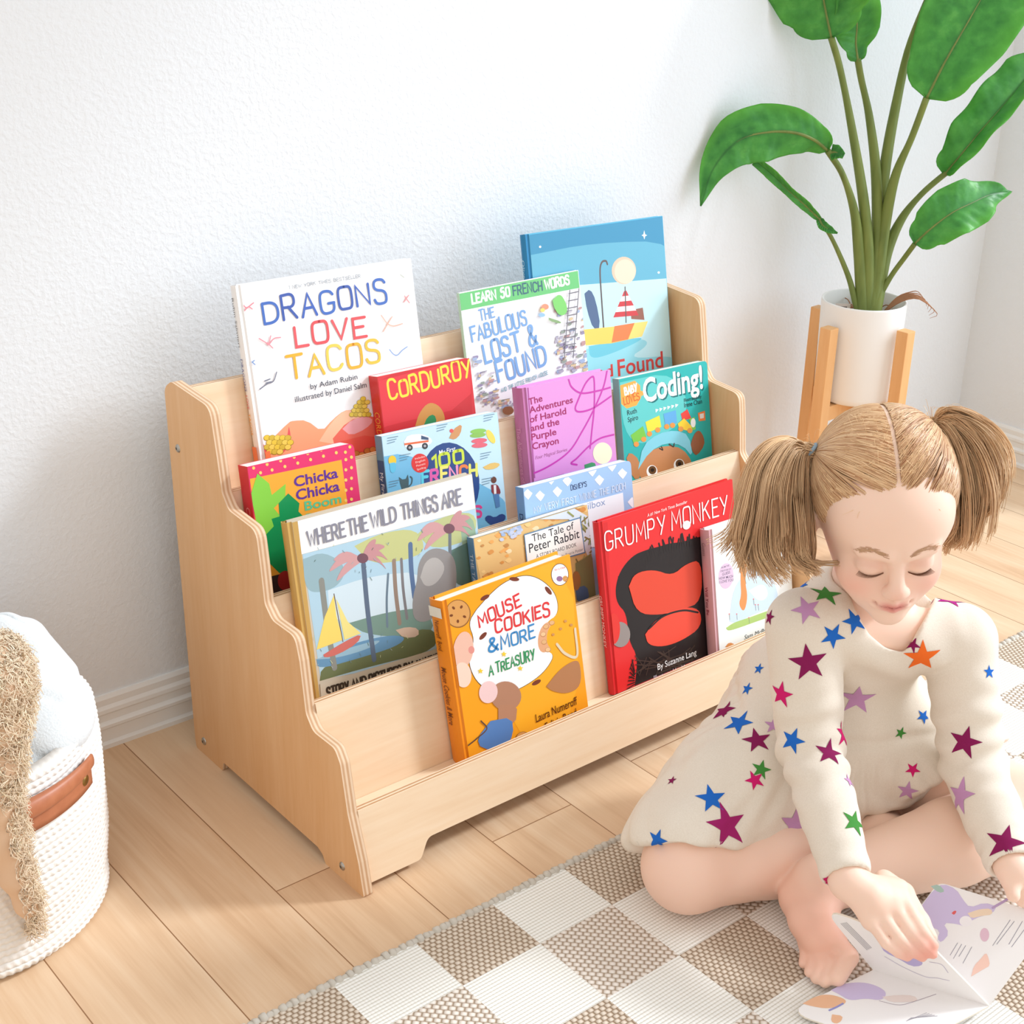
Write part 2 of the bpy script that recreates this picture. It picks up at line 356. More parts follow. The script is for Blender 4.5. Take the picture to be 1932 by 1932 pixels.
outline = [(.0005, 0), (.0100, .0405)] + k_([(.034, .1025), (.048, .170)]) + k_([(.060, .187), (.110, .1865), (.1260, .205), (.1364, .2765), (.146, .3085), (.200, .3085), (.218, .325), (.2240, .3773), (.2310, .424), (.300, .4285), (.3150, .447), (.3225, .493), (.335, .560), (.4381, .5665), (.4595, .5525)]) + [(.3835, .012), (.381, 0), (.3140, 0), (.3105, .014), (.094, .014), (.0835, .0095), (.0785, 0)]
rad = [.003, 0, 0, .016] + [.012, .016, .016, 0, .014, .016, .014, 0, .016, .014, .012, 0, .018, .014, .018] + [.003, .004, .003, .005, .006, .008, .004]
outline = rounded(outline, rad)
for x0, x1 in ((0, PT), (SHELF_W-PT, SHELF_W)):
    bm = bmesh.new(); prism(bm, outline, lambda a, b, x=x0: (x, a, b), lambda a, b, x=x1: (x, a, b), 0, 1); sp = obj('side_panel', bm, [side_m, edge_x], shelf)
    for y, z in ((.0427, .018), (.359, .0205), (.371, .414)):
        bm = bmesh.new(); s_ = -1 if x0 == 0 else 1; c = Vector((x0 if s_ < 0 else x1, y, z))
        dome(bm, c, Vector((s_, 0, 0)), .0052, .0026); dome(bm, c+Vector((s_*.0024, 0, 0)), Vector((s_, 0, 0)), .0018, .0004, 1)
        obj('screw', bm, [STEEL, plain((80, 74, 66), .5)], sp, True, 'small silver bolt head')
def tier_pt(k, x, z, back=0): return Vector((x, TIER[k][0]-SL*(TIER[k][1]-z)+back, z))
LEDGE = [TIER[k][1]-.028 for k in range(4)]; BT = .0095
XA, XB = PT, SHELF_W-PT
# front rail with its arched feet
zt, zb = TIER[0][1], .008
rail = rounded([(XA, zb), (XA, zt), (XB, zt), (XB, zb), (XB-.072, zb), (XB-.085, .030), (XA+.085, .030), (XA+.072, zb)], [0, 0, 0, 0, .010, .012, .012, .010])
bm = bmesh.new(); prism(bm, rail, lambda x, z: tier_pt(0, x, z), lambda x, z: tier_pt(0, x, z, BT), 0, 1); obj('kick_rail', bm, [face_m, edge_y], shelf)
for k in range(1, 5):
    bm = bmesh.new(); z0 = LEDGE[k-1]-.010
    prism(bm, [(XA, z0), (XA, TIER[k][1]), (XB, TIER[k][1]), (XB, z0)], lambda x, z: tier_pt(k, x, z), lambda x, z: tier_pt(k, x, z, BT), 0, 1)
    obj('tier_panel' if k < 4 else 'back_panel', bm, [face_m, edge_y], shelf)
    bm = bmesh.new(); zl = LEDGE[k-1]
    box(bm, (XA, tier_pt(k-1, 0, zl).y+BT+.0003, zl-.010), (XB, tier_pt(k, 0, zl).y-.0005, zl)); obj('ledge', bm, face_m, shelf)
# ================================================================ picture books
GL = {'A': '0,0 2,6 4,0|.8,2.2 3.2,2.2', 'B': '0,0 0,6|~0,6 3,6 3,3.2 0,3.2|~0,3.2 3.8,3.2 3.8,0 0,0', 'C': '~3.8,5 3,6.1 .3,6.1 0,3 .3,-.1 3,-.1 3.8,1', 'D': '0,0 0,6|~0,6 2.6,6 4,4.6 4,1.4 2.6,0 0,0',
 'E': '3.2,0 0,0 0,6 3.2,6|0,3.2 2.6,3.2', 'F': '0,0 0,6 3.2,6|0,3.1 2.5,3.1', 'G': '~3.8,5 3,6.1 .3,6.1 0,3 .3,-.1 3,-.1 3.9,.8 3.9,2.6|2.3,2.6 4,2.6', 'H': '0,0 0,6|3.6,0 3.6,6|0,3 3.6,3', 'I': '.2,0 .2,6',
 'J': '~3,6 3,.6 2,-.3 .4,0 0,1.5', 'K': '0,0 0,6|3.4,6 0,2.8|1.2,3.8 3.6,0', 'L': '0,6 0,0 3,0', 'M': '0,0 .4,6 2.4,1.8 4.4,6 4.8,0', 'N': '0,0 0,6 3.8,0 3.8,6', 'O': '~2,6.1 .2,6 0,3 .2,0 2,-.1 3.8,0 4,3 3.8,6 2,6.1',
 'P': '0,0 0,6|~0,6 3.4,6.2 3.4,2.6 0,2.8', 'R': '0,0 0,6|~0,6 3.4,6.2 3.4,2.8 0,3|1.6,3 3.7,0', 'S': '~3.5,5.2 2.8,6.2 .3,6.2 .1,3.6 3.5,3 3.6,.2 2.6,-.3 .5,-.2 0,1', 'T': '0,6 4,6|2,6 2,0', 'U': '~0,6 0,1 .8,-.2 3,-.2 3.8,1 3.8,6',
 'V': '0,6 1.9,0 3.8,6', 'W': '0,6 1.3,0 2.6,4.6 3.9,0 5.2,6', 'X': '0,0 3.6,6|0,6 3.6,0', 'Y': '0,6 1.9,2.8|3.8,6 1.4,0', 'Z': '0,6 3.6,6 0,0 3.6,0', '&': '~4,0 .8,4.2 .8,6 2.6,6 2.6,4.4 .2,2.4 0,.2 2.4,-.4 3.9,2.4',
 '5': '~3.2,6 .6,6 .4,3.4 3.4,4 3.5,0 .8,-.3 0,.8', '0': '~1.8,6.1 .1,6 0,3 .1,0 1.8,-.1 3.5,0 3.6,3 3.5,6 1.8,6.1', '1': '0,4.8 1.2,6 1.2,0', ' ': '', '!': '.2,6 .2,2|.2,.3 .2,0', "'": '.2,6 .1,4.8'}
GW = {' ': 2.2, 'I': .4, 'M': 4.8, 'W': 5.2, '!': .4, "'": .3, '1': 1.2, 'E': 3.2, 'F': 3.1, 'L': 3}
def chaikin(p, n=3):
    for _ in range(n):
        q = [p[0]]
        for a, b in zip(p, p[1:]): q += [(a[0]*.75+b[0]*.25, a[1]*.75+b[1]*.25), (a[0]*.25+b[0]*.75, a[1]*.25+b[1]*.75)]
        p = q+[p[-1]]
    return p
def clip(poly, x0, y0, x1, y1):
    for ax, lim, sg in ((0, x0, 1), (0, x1, -1), (1, y0, 1), (1, y1, -1)):
        out = []
        for i, p in enumerate(poly):
            q = poly[i-1]; a = (q[ax]-lim)*sg; b = (p[ax]-lim)*sg
            if (a >= 0) != (b >= 0): t = a/(a-b); out.append((q[0]+(p[0]-q[0])*t, q[1]+(p[1]-q[1])*t))
            if b >= 0: out.append(p)
        poly = out
        if len(poly) < 3: return []
    return poly
class Cover:
    """artwork printed on one flat face: every shape is a thin inked layer of the face's own mesh"""
    def __init__(s, bm, mats, O, U, V, Nn, W, H):
        s.bm, s.mats, s.O, s.U, s.V, s.Nn, s.W, s.H = bm, mats, O, U, V, Nn, W, H; s.off = .00012; s.zx, s.zy, s.zs = 0, 0, 1; s.n = Nn; s.c = O.dot(Nn); s.x0, s.y0, s.x1, s.y1 = .0008, .0008, W-.0008, H-.0008
        s.gloss = .32
    def up(s): s.off += .000006
    def mat(s, c):
        m = plain(c, s.gloss, .35) if not isinstance(c, bpy.types.Material) else c
        if m not in s.mats: s.mats.append(m)
        return s.mats.index(m)
    def z(s, x, y, sc): s.zx, s.zy, s.zs = x, y, sc; return s
    def q(s, p):
        """where a picture detail lies on the face: metres from its left and top edge"""
        P = at_pl(s.zx+p[0]/s.zs, s.zy+p[1]/s.zs, s.n, s.c)-s.O; return (P.dot(s.U), P.dot(s.V))
    def face(s, pts, mi, do_clip=True):
        if do_clip: pts = clip(pts, s.x0, s.y0, s.x1, s.y1)
        if len(pts) < 3: return
        vs = [s.bm.verts.new(s.O+s.U*a+s.V*b+s.Nn*s.off) for a, b in pts]
        if len(pts) <= 4: tris = [tuple(range(len(pts)))]
        else: tris = tessellate_polygon([[Vector((a, b, 0)) for a, b in pts]])
        for t in tris:
            try:
                f = s.bm.faces.new([vs[i] for i in t]); f.material_index = mi
                if f.normal.length == 0: f.normal_update()
                if f.normal.dot(s.Nn) < 0: f.normal_flip()
            except ValueError: pass
    def uvpoly(s, c, pts): s.up(); s.face(pts, s.mat(c)); return s
    def poly(s, c, pts, smooth=0):
        p = [s.q(x) for x in pts]
        if smooth: p = chaikin(p+[p[0]], smooth)[:-1]
        s.up(); s.face(p, s.mat(c)); return s
    def ell(s, c, p, rx, ry=None, rot=0, n=26):
        ry = ry or rx; cr, sr = math.cos(rot), math.sin(rot)
        return s.poly(c, [(p[0]+rx*math.cos(6.28318*k/n)*cr-ry*math.sin(6.28318*k/n)*sr, p[1]+rx*math.cos(6.28318*k/n)*sr+ry*math.sin(6.28318*k/n)*cr) for k in range(n)])
    def ink(s, mi, pts, wd):
        pts = [Vector(p) for p in pts]; n = len(pts); L = []; R = []
        for i, p in enumerate(pts):
            a = (p-pts[i-1]) if i else (pts[1]-p); b = (pts[i+1]-p) if i < n-1 else (p-pts[i-1])
            a = a.normalized() if a.length > 1e-9 else Vector((1, 0)); b = b.normalized() if b.length > 1e-9 else a
            t = a+b; t = t.normalized() if t.length > .3 else a; nn = Vector((-t.y, t.x)); m = min(1/max(.45, nn.dot(Vector((-a.y, a.x)))), 1.6)
            h = (wd[i] if hasattr(wd, '__len__') else wd)/2; L.append(p+nn*h*m); R.append(p-nn*h*m)
        for i in range(n-1):
            s.face([tuple(L[i]), tuple(L[i+1]), tuple(R[i+1]), tuple(R[i])], mi)
        h = (wd[0] if hasattr(wd, '__len__') else wd)/2; s.off += .000003
        for p in (pts[0], pts[-1]): s.face([(p.x+h*math.cos(k*.7854), p.y+h*math.sin(k*.7854)) for k in range(8)], mi)
    def line(s, c, wd, pts, smooth=0):
        p = [s.q(x) for x in pts]
        if smooth: p = [tuple(v)[:2] for v in spline([(a, b, 0) for a, b in p], len(p)*6)]
        s.up(); s.ink(s.mat(c), p, wd*s.px()); return s
    def px(s):
        a, b = s.q((500, 500)), s.q((520, 500)); return math.hypot(a[0]-b[0], a[1]-b[1])/20
    def base(s, p0, p1, h):
        a, b = Vector(s.q(p0)), Vector(s.q(p1)); d = b-a; L = d.length; d /= L; u = Vector((d.y, -d.x))
        hh = abs(s.q((p0[0], p0[1]-h))[1]-a.y); return a, d, u, L, hh
    def hand(s, txt, c, p0, p1, h, wd=.16, jit=.25, cols=None):
        """hand-lettered capitals from p0 to p1 along the baseline, wd = stroke in letter heights"""
        a, d, u, L, hh = s.base(p0, p1, h); tot = sum(GW.get(ch, 4)+1.3 for ch in txt)-1.3; sx = L/(tot); sy = hh/6; x = 0; r = random.Random(txt); s.up()
        for i, ch in enumerate(txt):
            mi = s.mat(cols[i % len(cols)] if cols else c); jy = r.uniform(-jit, jit); js = 1+r.uniform(-.3, .3)*jit
            for st in GL.get(ch, '').split('|'):
                if not st: continue
                cu = st[0] == '~'; pts = [tuple(map(float, t.split(','))) for t in st.lstrip('~').split()]
                if cu: pts = chaikin(pts)
                P = []
                for k, (gx, gy) in enumerate(pts):
                    P.append(tuple(a+d*((x+gx)*sx)+u*((gy*js+jy)*sy)))
                s.off += .000004; s.ink(mi, P, wd*hh)
            x += GW.get(ch, 4)+1.3
        return s
    def type(s, txt, c, p0, p1, h, bold=0, shear=0, cols=None):
        """printed type from p0 to p1 along the baseline"""
        a, d, u, L, hh = s.base(p0, p1, h); cu = bpy.data.curves.new('lettering', 'FONT'); cu.body = txt; cu.size = 1; cu.shear = shear; cu.offset = bold; cu.fill_mode = 'FRONT'; cu.resolution_u = 3
        o = bpy.data.objects.new('lettering', cu); COL.objects.link(o); me = o.to_mesh(); co = np.array([v.co[:2] for v in me.vertices])
        if len(co):
            x0, x1 = co[:, 0].min(), co[:, 0].max(); sx = L/(x1-x0); sy = hh/.73; s.up(); mi = s.mat(c)
            vs = [s.bm.verts.new(s.O+s.Nn*s.off+s.U*pt.x+s.V*pt.y) for pt in (a+d*((x-x0)*sx)+u*(y*sy) for x, y in co)]
            for p in me.polygons:
                try:
                    f = s.bm.faces.new([vs[i] for i in p.vertices]); f.material_index = mi; f.normal_update()
                    if f.normal.dot(s.Nn) < 0: f.normal_flip()
                except ValueError: pass
        o.to_mesh_clear(); bpy.data.objects.remove(o); bpy.data.curves.remove(cu); return s
def star5(r, ri=.42, rot=0): return [((r if k % 2 == 0 else r*ri)*math.sin(rot+k*math.pi/5), -(r if k % 2 == 0 else r*ri)*math.cos(rot+k*math.pi/5)) for k in range(10)]
def book(label, TL, TR, tier, off, T, base, spine, kind, art, spine_art=None, edge=None, extra_h=0, page=(243, 240, 232), under=None):
    """tier: which panel it leans on; off: its front face's distance before that panel; T: its thickness"""
    n = Vector((0, -1, SL)).normalized(); y, z = TIER[tier]; c = Vector((0, y, z)).dot(n)+off
    a, b = at_pl(*TL, n, c), at_pl(*TR, n, c); U = (b-a).normalized(); Wd = (b-a).length; V = -(n.cross(U)).normalized()
    led = LEDGE[tier-1]+.0012; Hh = min(((a.z-led)/-V.z), ((b.z-led)/-V.z))-.0004; back = -n
    base_p = a+V*Hh+U*(Wd/2); e = empty('picture_book', base_p, label, 'book', 'picture books on the shelf')
    def P(u, v, t): return a+U*u+V*v+back*t
    bm = bmesh.new(); mats = [plain(base, .32, .35), plain(spine, .35, .35), plain(edge or base, .4, .3)]
    if kind == 'hard':
        bt = .0024; g = .007
        rr = rounded([(g, 0), (Wd, 0), (Wd, Hh), (g, Hh)], [0, .0012, .0012, 0], 3)
        prism(bm, rr, lambda u, v: P(u, v, 0), lambda u, v: P(u, v, bt), 0, 2); prism(bm, rr, lambda u, v: P(u, v, T-bt), lambda u, v: P(u, v, T), 0, 2)
        # joint groove and rounded spine
        sp = [(g, .0004), (g-.0018, .0014), (g-.0036, .0012), (g-.0052, .0002), (.0008, .0), (.0002, .001)]+[(-.0016*math.sin(math.pi*k/6)*min(1, T/.012), .001+(T-.002)*k/6) for k in range(1, 6)]+[(.0002, T-.001), (.0008, T), (g-.0052, T-.0002), (g-.0036, T-.0012), (g-.0018, T-.0014), (g, T-.0004)]
        inner = [(x+.0014 if i not in (0, len(sp)-1) else x, min(max(t, .0018), T-.0018)) for i, (x, t) in enumerate(sp)]
        for i in range(len(sp)-1):
            (x0, t0), (x1, t1) = sp[i], sp[i+1]; f = bm.faces.new([bm.verts.new(P(x0, 0, t0)), bm.verts.new(P(x1, 0, t1)), bm.verts.new(P(x1, Hh, t1)), bm.verts.new(P(x0, Hh, t0))]); f.material_index = 1 if 3 < i < len(sp)-5 else 1; f.normal_update()
            for v in (0, Hh):
                (i0, j0), (i1, j1) = inner[i], inner[i+1]
                try: bm.faces.new([bm.verts.new(P(x0, v, t0)), bm.verts.new(P(x1, v, t1)), bm.verts.new(P(i1, v, j1)), bm.verts.new(P(i0, v, j0))]).material_index = 1
                except ValueError: pass
        pg = (.004, .0035, Wd-.0035, Hh-.0035, bt+.0001, T-bt-.0001)
    elif kind == 'board':
        ct = .0012; rr = rounded([(0, 0), (Wd, 0), (Wd, Hh), (0, Hh)], [.0005, .008, .008, .0005], 6)
        prism(bm, rr, lambda u, v: P(u, v, 0), lambda u, v: P(u, v, ct), 0, 2); prism(bm, rr, lambda u, v: P(u, v, T-ct), lambda u, v: P(u, v, T), 0, 2)
        box_pts = [P(u, v, t) for u in (-.0006, .0006) for v in (0, Hh) for t in (.0001, T-.0001)]; hexa(bm, box_pts, 1)
        pg = (.0007, .0002, Wd-.0002, Hh-.0002, ct+.0001, T-ct-.0001)
    else:
        ct = .0005; rr = [(0, 0), (Wd, 0), (Wd, Hh), (0, Hh)]
        prism(bm, rr, lambda u, v: P(u, v, 0), lambda u, v: P(u, v, ct), 0, 2); prism(bm, rr, lambda u, v: P(u, v, T-ct), lambda u, v: P(u, v, T), 0, 2)
        hexa(bm, [P(u, v, t) for u in (-.0003, .0004) for v in (0, Hh) for t in (0, T)], 1); pg = (.0006, .0004, Wd-.0004, Hh-.0004, ct+.0001, T-ct-.0001)
    C = Cover(bm, mats, a, U, V, n, Wd, Hh); C.x0 = .0075 if kind == 'hard' else .0003
    if kind == 'hard': C.x0 = .0072
    art(C)
    if spine_art:
        S = Cover(bm, mats, P(-.0019 if kind == 'hard' else -.0007, 0, T), -back, V, -U, T, Hh); S.O = P(-.0021 if kind == 'hard' else -.0008, 0, T); S.c = S.O.dot(S.Nn); S.n = S.Nn; spine_art(S)
    obj('cover', bm, mats, e)
    bm = bmesh.new(); u0, v0, u1, v1, t0, t1 = pg
    if kind == 'board':
        prism(bm, rounded([(u0, v0), (u1, v0), (u1, v1), (u0, v1)], [0, .008, .008, 0], 6), lambda u, v: P(u, v, t0), lambda u, v: P(u, v, t1))
    else: hexa(bm, [P(u, v, t) for u in (u0, u1) for v in (v0, v1) for t in (t0, t1)])
    obj('page_block', bm, PAGES, e, False, 'off-white page edges'); return e
def pages_mat():
    m = N('page_edges', .8, .1); m.color(lin((240, 236, 226))); return m.m
PAGES = pages_mat()
def spine_text(txt, c, v0, v1, hfrac=.5, bold=0, shear=0, hand=False):
    def f(S):
        """letters run down the spine"""
        cu = bpy.data.curves.new('lettering', 'FONT'); cu.body = txt; cu.size = 1; cu.offset = bold; cu.shear = shear; cu.fill_mode = 'FRONT'; cu.resolution_u = 2
        o = bpy.data.objects.new('lettering', cu); COL.objects.link(o); me = o.to_mesh(); co = np.array([v.co[:2] for v in me.vertices]); x0, x1 = co[:, 0].min(), co[:, 0].max()
        S.up(); mi = S.mat(c); h = S.W*hfrac; L = (v1-v0)*S.H; b = S.W*(1-hfrac)/2+S.W*0
        vs = [S.bm.verts.new(S.O+S.Nn*S.off+S.V*(v0*S.H+(x-x0)/(x1-x0)*L)+S.U*(b+y/.73*h)) for x, y in co]
        for p in me.polygons:
            try:
                fc = S.bm.faces.new([vs[i] for i in p.vertices]); fc.material_index = mi; fc.normal_update()
                if fc.normal.dot(S.Nn) < 0: fc.normal_flip()
            except ValueError: pass
        o.to_mesh_clear(); bpy.data.objects.remove(o); bpy.data.curves.remove(cu)
    return f
def many(*fs):
    def f(S):
        for g in fs: g(S)
    return f
def band(c, v0, v1): return lambda S: S.uvpoly(c, [(S.x0, v0*S.H), (S.x1, v0*S.H), (S.x1, v1*S.H), (S.x0, v1*S.H)])
def heap(C, cols, pts, r, n=1.0):
    for i, p in enumerate(pts): C.ell(cols[0], p, r*1.08, r*.9, -.3); C.ell(cols[1+i % (len(cols)-1)], (p[0], p[1]-r*.08), r*.92, r*.74, -.3)
# ---- top tier
def art(C):
    C.z(400, 460, 3.864)
    C.poly((246, 168, 126), [(300, 1600), (420, 1440), (560, 1300), (590, 1290), (690, 1285), (800, 1370), (880, 1280), (960, 1215), (1030, 1210), (1250, 1340), (1560, 1500), (1500, 1700), (300, 1720)], 1)
    C.poly((250, 196, 160), [(780, 1440), (870, 1300), (960, 1215), (1040, 1215), (1160, 1270), (1200, 1420), (1000, 1480)], 1)
    C.poly((236, 112, 96), [(880, 1420), (990, 1290), (1130, 1250), (1250, 1280), (1260, 1600), (1000, 1640), (900, 1500)], 1); C.poly((240, 170, 176), [(950, 1350), (1020, 1280), (1130, 1255), (1180, 1290), (1120, 1350), (1010, 1400)], 1)
    C.poly((232, 90, 78), [(900, 1450), (1180, 1380), (1300, 1500), (1100, 1620), (960, 1600)], 1)
    C.poly((228, 92, 96), [(300, 1360), (340, 1280), (335, 1380), (370, 1460), (430, 1530), (330, 1560), (310, 1470)], 2); C.poly((228, 92, 96), [(560, 1330), (575, 1400), (560, 1470), (510, 1540), (540, 1450)], 2)
    g = ((168, 140, 48), (232, 206, 74), (214, 190, 70), (240, 214, 96))
    heap(C, g, [(400+38*(k % 5)+(k//5 % 2)*18, 1415+34*(k//5)) for k in range(18)], 24)
    heap(C, g, [(1020+30*k, 1245) for k in range(5)]+[(1035+30*k, 1215) for k in range(4)]+[(1050+30*k, 1185) for k in range(3)]+[(1075+28*k, 1155) for k in range(3)]+[(1100, 1130)], 20)
    heap(C, ((150, 84, 40), (206, 130, 64), (222, 150, 80)), [(1050, 1530), (1090, 1540), (1130, 1510), (1170, 1500)], 24)
    C.hand('DRAGONS', 0, (385, 590), (1285, 420), 165, .13, .35, [(74, 112, 190), (70, 96, 172), (72, 104, 186)])
    C.hand('LOVE', 0, (615, 752), (1125, 665), 160, .14, .35, [(230, 94, 100), (222, 88, 92)])
    C.hand('TACOS', 0, (560, 985), (1235, 855), 165, .14, .4, [(242, 178, 58), (240, 190, 70), (244, 206, 92)])
    C.hand('1 NEW YORK TIMES BESTSELLER', (140, 150, 158), (560, 330), (1080, 245), 24, .14)
    C.type('by Adam Rubin', (70, 72, 84), (716, 1060), (1058, 985), 42); C.type('illustrated by Daniel Salm', (70, 72, 84), (604, 1155), (1125, 1045), 44)
    for c, p in (((226, 140, 150), ((220, 440), (250, 465), (300, 430))), ((226, 140, 150), ((232, 490), (262, 460), (290, 475))), ((226, 150, 160), ((340, 690), (390, 720), (410, 735), (450, 690), (497, 682))), ((226, 150, 160), ((410, 735), (425, 670))), ((226, 150, 160), ((400, 720), (440, 760))),
                 ((236, 180, 160), ((1230, 520), (1275, 580), (1320, 598), (1385, 582))), ((236, 180, 160), ((1245, 640), (1280, 580), (1310, 530))), ((226, 150, 150), ((1395, 425), (1430, 375))), ((226, 150, 150), ((1400, 380), (1435, 430))), ((130, 160, 206), ((262, 885), (305, 850))), ((130, 160, 206), ((270, 845), (310, 880))),
                 ((140, 166, 210), ((1290, 770), (1320, 805), (1350, 810), (1385, 775), (1420, 750))), ((120, 124, 140), ((345, 1060), (400, 1020), (445, 1000), (468, 935))), ((120, 124, 140), ((380, 1000), (420, 985))), ((120, 124, 140), ((390, 1015), (430, 1005))), ((196, 200, 190), ((1370, 225), (1395, 245)))):
        C.line(c, 7, p, 1)
    C.uvpoly((240, 128, 82), [(C.x0, C.H*.83), (.014, C.H*.83), (.014, C.H), (C.x0, C.H)])
book('large white picture book lettered DRAGONS LOVE TACOS, left of the top tier', (442.7, 539), (775, 487), 4, .0135, .012, (246, 245, 246), (240, 239, 238), 'hard', art,
     many(band((240, 140, 96), .8, 1), spine_text('DRAGONS', (92, 96, 150), .36, .52, .4), spine_text('LOVE', (220, 96, 96), .54, .61, .4), spine_text('TACOS', (240, 170, 80), .63, .74, .4), spine_text('Rubin Salmieri', (110, 110, 110), .06, .30, .35)))
def art(C):
    C.z(840, 380, 3.22)
    top, mid = (60, 142, 180), (100, 174, 200)
    C.poly(top, [(400, 0), (1500, 0), (1500, 500), (400, 480)]); C.poly(mid, [(500, 330), (900, 250), (1400, 240), (1400, 520), (400, 540)], 2)
    C.poly((196, 232, 238), [(400, 600), (760, 512), (1380, 465), (1440, 1100), (400, 1300)]); C.poly((150, 214, 226), [(850, 900), (1000, 850), (1200, 830), (1240, 870), (1100, 960), (1420, 930), (1440, 1080), (850, 1120)], 2); C.poly((110, 196, 214), [(870, 880), (1200, 820), (1180, 850), (1000, 930), (880, 960)], 2)
    C.line((96, 84, 84), 10, ((962, 770), (950, 600), (940, 430), (950, 372), (975, 362), (985, 382)), 1)
    C.poly((150, 96, 80), [(1125, 660), (1200, 645), (1210, 720), (1130, 715)])
    for k in range(5): C.poly((206, 62, 66) if k % 2 == 0 else (248, 244, 240), [(1086-13*k, 545+32*k), (1100+15*k, 542+30*k), (1115+15*k, 572+30*k), (1073-13*k, 577+32*k)])
    C.ell((226, 196, 170), (1085, 420), 74, 84); C.ell((240, 214, 190), (1092, 426), 64, 74); C.line((96, 84, 84), 7, [(1092, 520), (1098, 735)])
    C.poly((82, 104, 140), [(845, 560), (880, 530), (915, 600), (945, 770), (900, 780), (860, 660)], 1)
    C.poly((244, 206, 96), [(830, 780), (1025, 760), (1230, 730), (1195, 820), (1010, 862), (840, 876)], 0); C.poly((240, 128, 72), [(1028, 758), (1150, 738), (1110, 838), (1010, 858)]); C.poly((246, 216, 120), [(1150, 738), (1230, 728), (1195, 820), (1112, 838)])
    C.poly((244, 248, 250), [(1208, 175), (1214, 200), (1226, 206), (1214, 212), (1209, 232), (1203, 212), (1192, 206), (1203, 200)]); C.ell((240, 248, 250), (576, 276), 7); C.ell((240, 248, 250), (1296, 432), 7)
    C.type('Lost and', (214, 66, 62), (640, 1130), (1020, 1060), 80, .012); C.type('Found', (214, 66, 62), (1050, 1062), (1325, 1005), 105, .014)
book('tall blue hardcover with a striped boat at sea, highest in the bookshelf', (990, 443), (1250, 407), 4, .0135, .0115, (92, 184, 216), (40, 128, 176), 'hard', art, spine_text('Oliver Jeffers', (190, 226, 240), .14, .40, .45))
def art(C):
    C.z(400, 460, 3.864); C.gloss = .4
    C.poly((206, 52, 58), [(1210, 1010), (1400, 900), (1880, 800), (1900, 1340), (1230, 1500)], 0)
    C.poly((222, 62, 70), [(1215, 1000), (1880, 830), (1890, 1180), (1300, 1320), (1225, 1350)], 1)
    C.hand('CORDUROY', (244, 218, 72), (1295, 1130), (1890, 960), 130, .15, .5)
    C.poly((206, 146, 76), [(1480, 1330), (1510, 1230), (1580, 1150), (1660, 1180), (1700, 1260), (1690, 1320)], 2); C.poly((52, 142, 88), [(1540, 1330), (1570, 1260), (1620, 1240), (1640, 1300), (1600, 1340)], 1)
book('red board book with CORDUROY in yellow, in front of the white dragon book', (712, 711), (886, 674), 4, .034, .019, (216, 58, 64), (210, 54, 52), 'board', art,
     spine_text('CORDUROY', (240, 170, 70), .42, .95, .6))
def art(C):
    C.z(840, 380, 3.22); C.gloss = .35
    C.poly((112, 196, 122), [(60, 550), (820, 400), (840, 520), (90, 665)])
    C.hand('LEARN 50', (248, 250, 248), (165, 620), (395, 572), 56, .24, .2); C.hand('FRENCH', (66, 104, 120), (415, 572), (592, 538), 58, .17, .2); C.hand('WORDS', (248, 250, 248), (608, 532), (755, 500), 54, .25, .2)
    b = (124, 166, 216)
    C.hand('THE', b, (212, 725), (300, 700), 62, .16); C.hand('FABULOUS', b, (165, 852), (500, 745), 88, .16); C.hand('LOST &', b, (245, 980), (560, 866), 118, .16); C.hand('FOUND', b, (325, 1098), (618, 988), 118, .16)
    C.hand('AND THE LITTLE FRENCH MOUSE', (120, 168, 176), (340, 1160), (622, 1050), 24, .14)
    r = random.Random(4)
    cols = [(176, 170, 186), (202, 196, 204), (150, 160, 150), (190, 150, 150), (160, 176, 206), (214, 190, 150), (150, 140, 170)]
    for (x0, y0, x1, y1, n) in ((660, 640, 870, 1010, 60), (660, 880, 880, 1030, 40), (180, 1030, 300, 1230, 46), (160, 930, 185, 1010, 8), (300, 1200, 400, 1270, 14)):
        for k in range(n):
            x, y = r.uniform(x0, x1), r.uniform(y0, y1); a_, b_ = r.uniform(10, 36), r.uniform(6, 16); C.poly(r.choice(cols), [(x, y), (x+a_, y-a_*.25), (x+a_*.9, y+b_), (x-3, y+b_+5)], 1)
            if k % 3 == 0: C.line((108, 104, 120), 2.5, [(x, y), (x+a_, y-a_*.2)])
    for k in range(9): C.line((120, 116, 124), 5, [(745-k*4+0, 560+k*45), (800-k*2, 548+k*45)])
    C.line((120, 116, 124), 6, [(750, 540), (715, 960)]); C.line((120, 116, 124), 6, [(805, 530), (770, 950)])
    C.poly((128, 206, 110), [(645, 600), (690, 555), (730, 620), (735, 680), (690, 698), (655, 650)], 2); C.poly((140, 170, 120), [(620, 705), (700, 730), (690, 745), (625, 725)], 1)
    C.ell((240, 150, 120), (600, 640), 22, 18); C.ell((250, 214, 110), (585, 660), 14, 12); C.ell((150, 190, 226), (580, 690), 20, 12); C.ell((146, 98, 70), (375, 1270), 34, 26)
book('thin white paperback with a green band reading LEARN 50 FRENCH WORDS', (866, 553), (1091, 509.5), 4, .021, .005, (247, 247, 249), (190, 216, 190), 'paper', art)
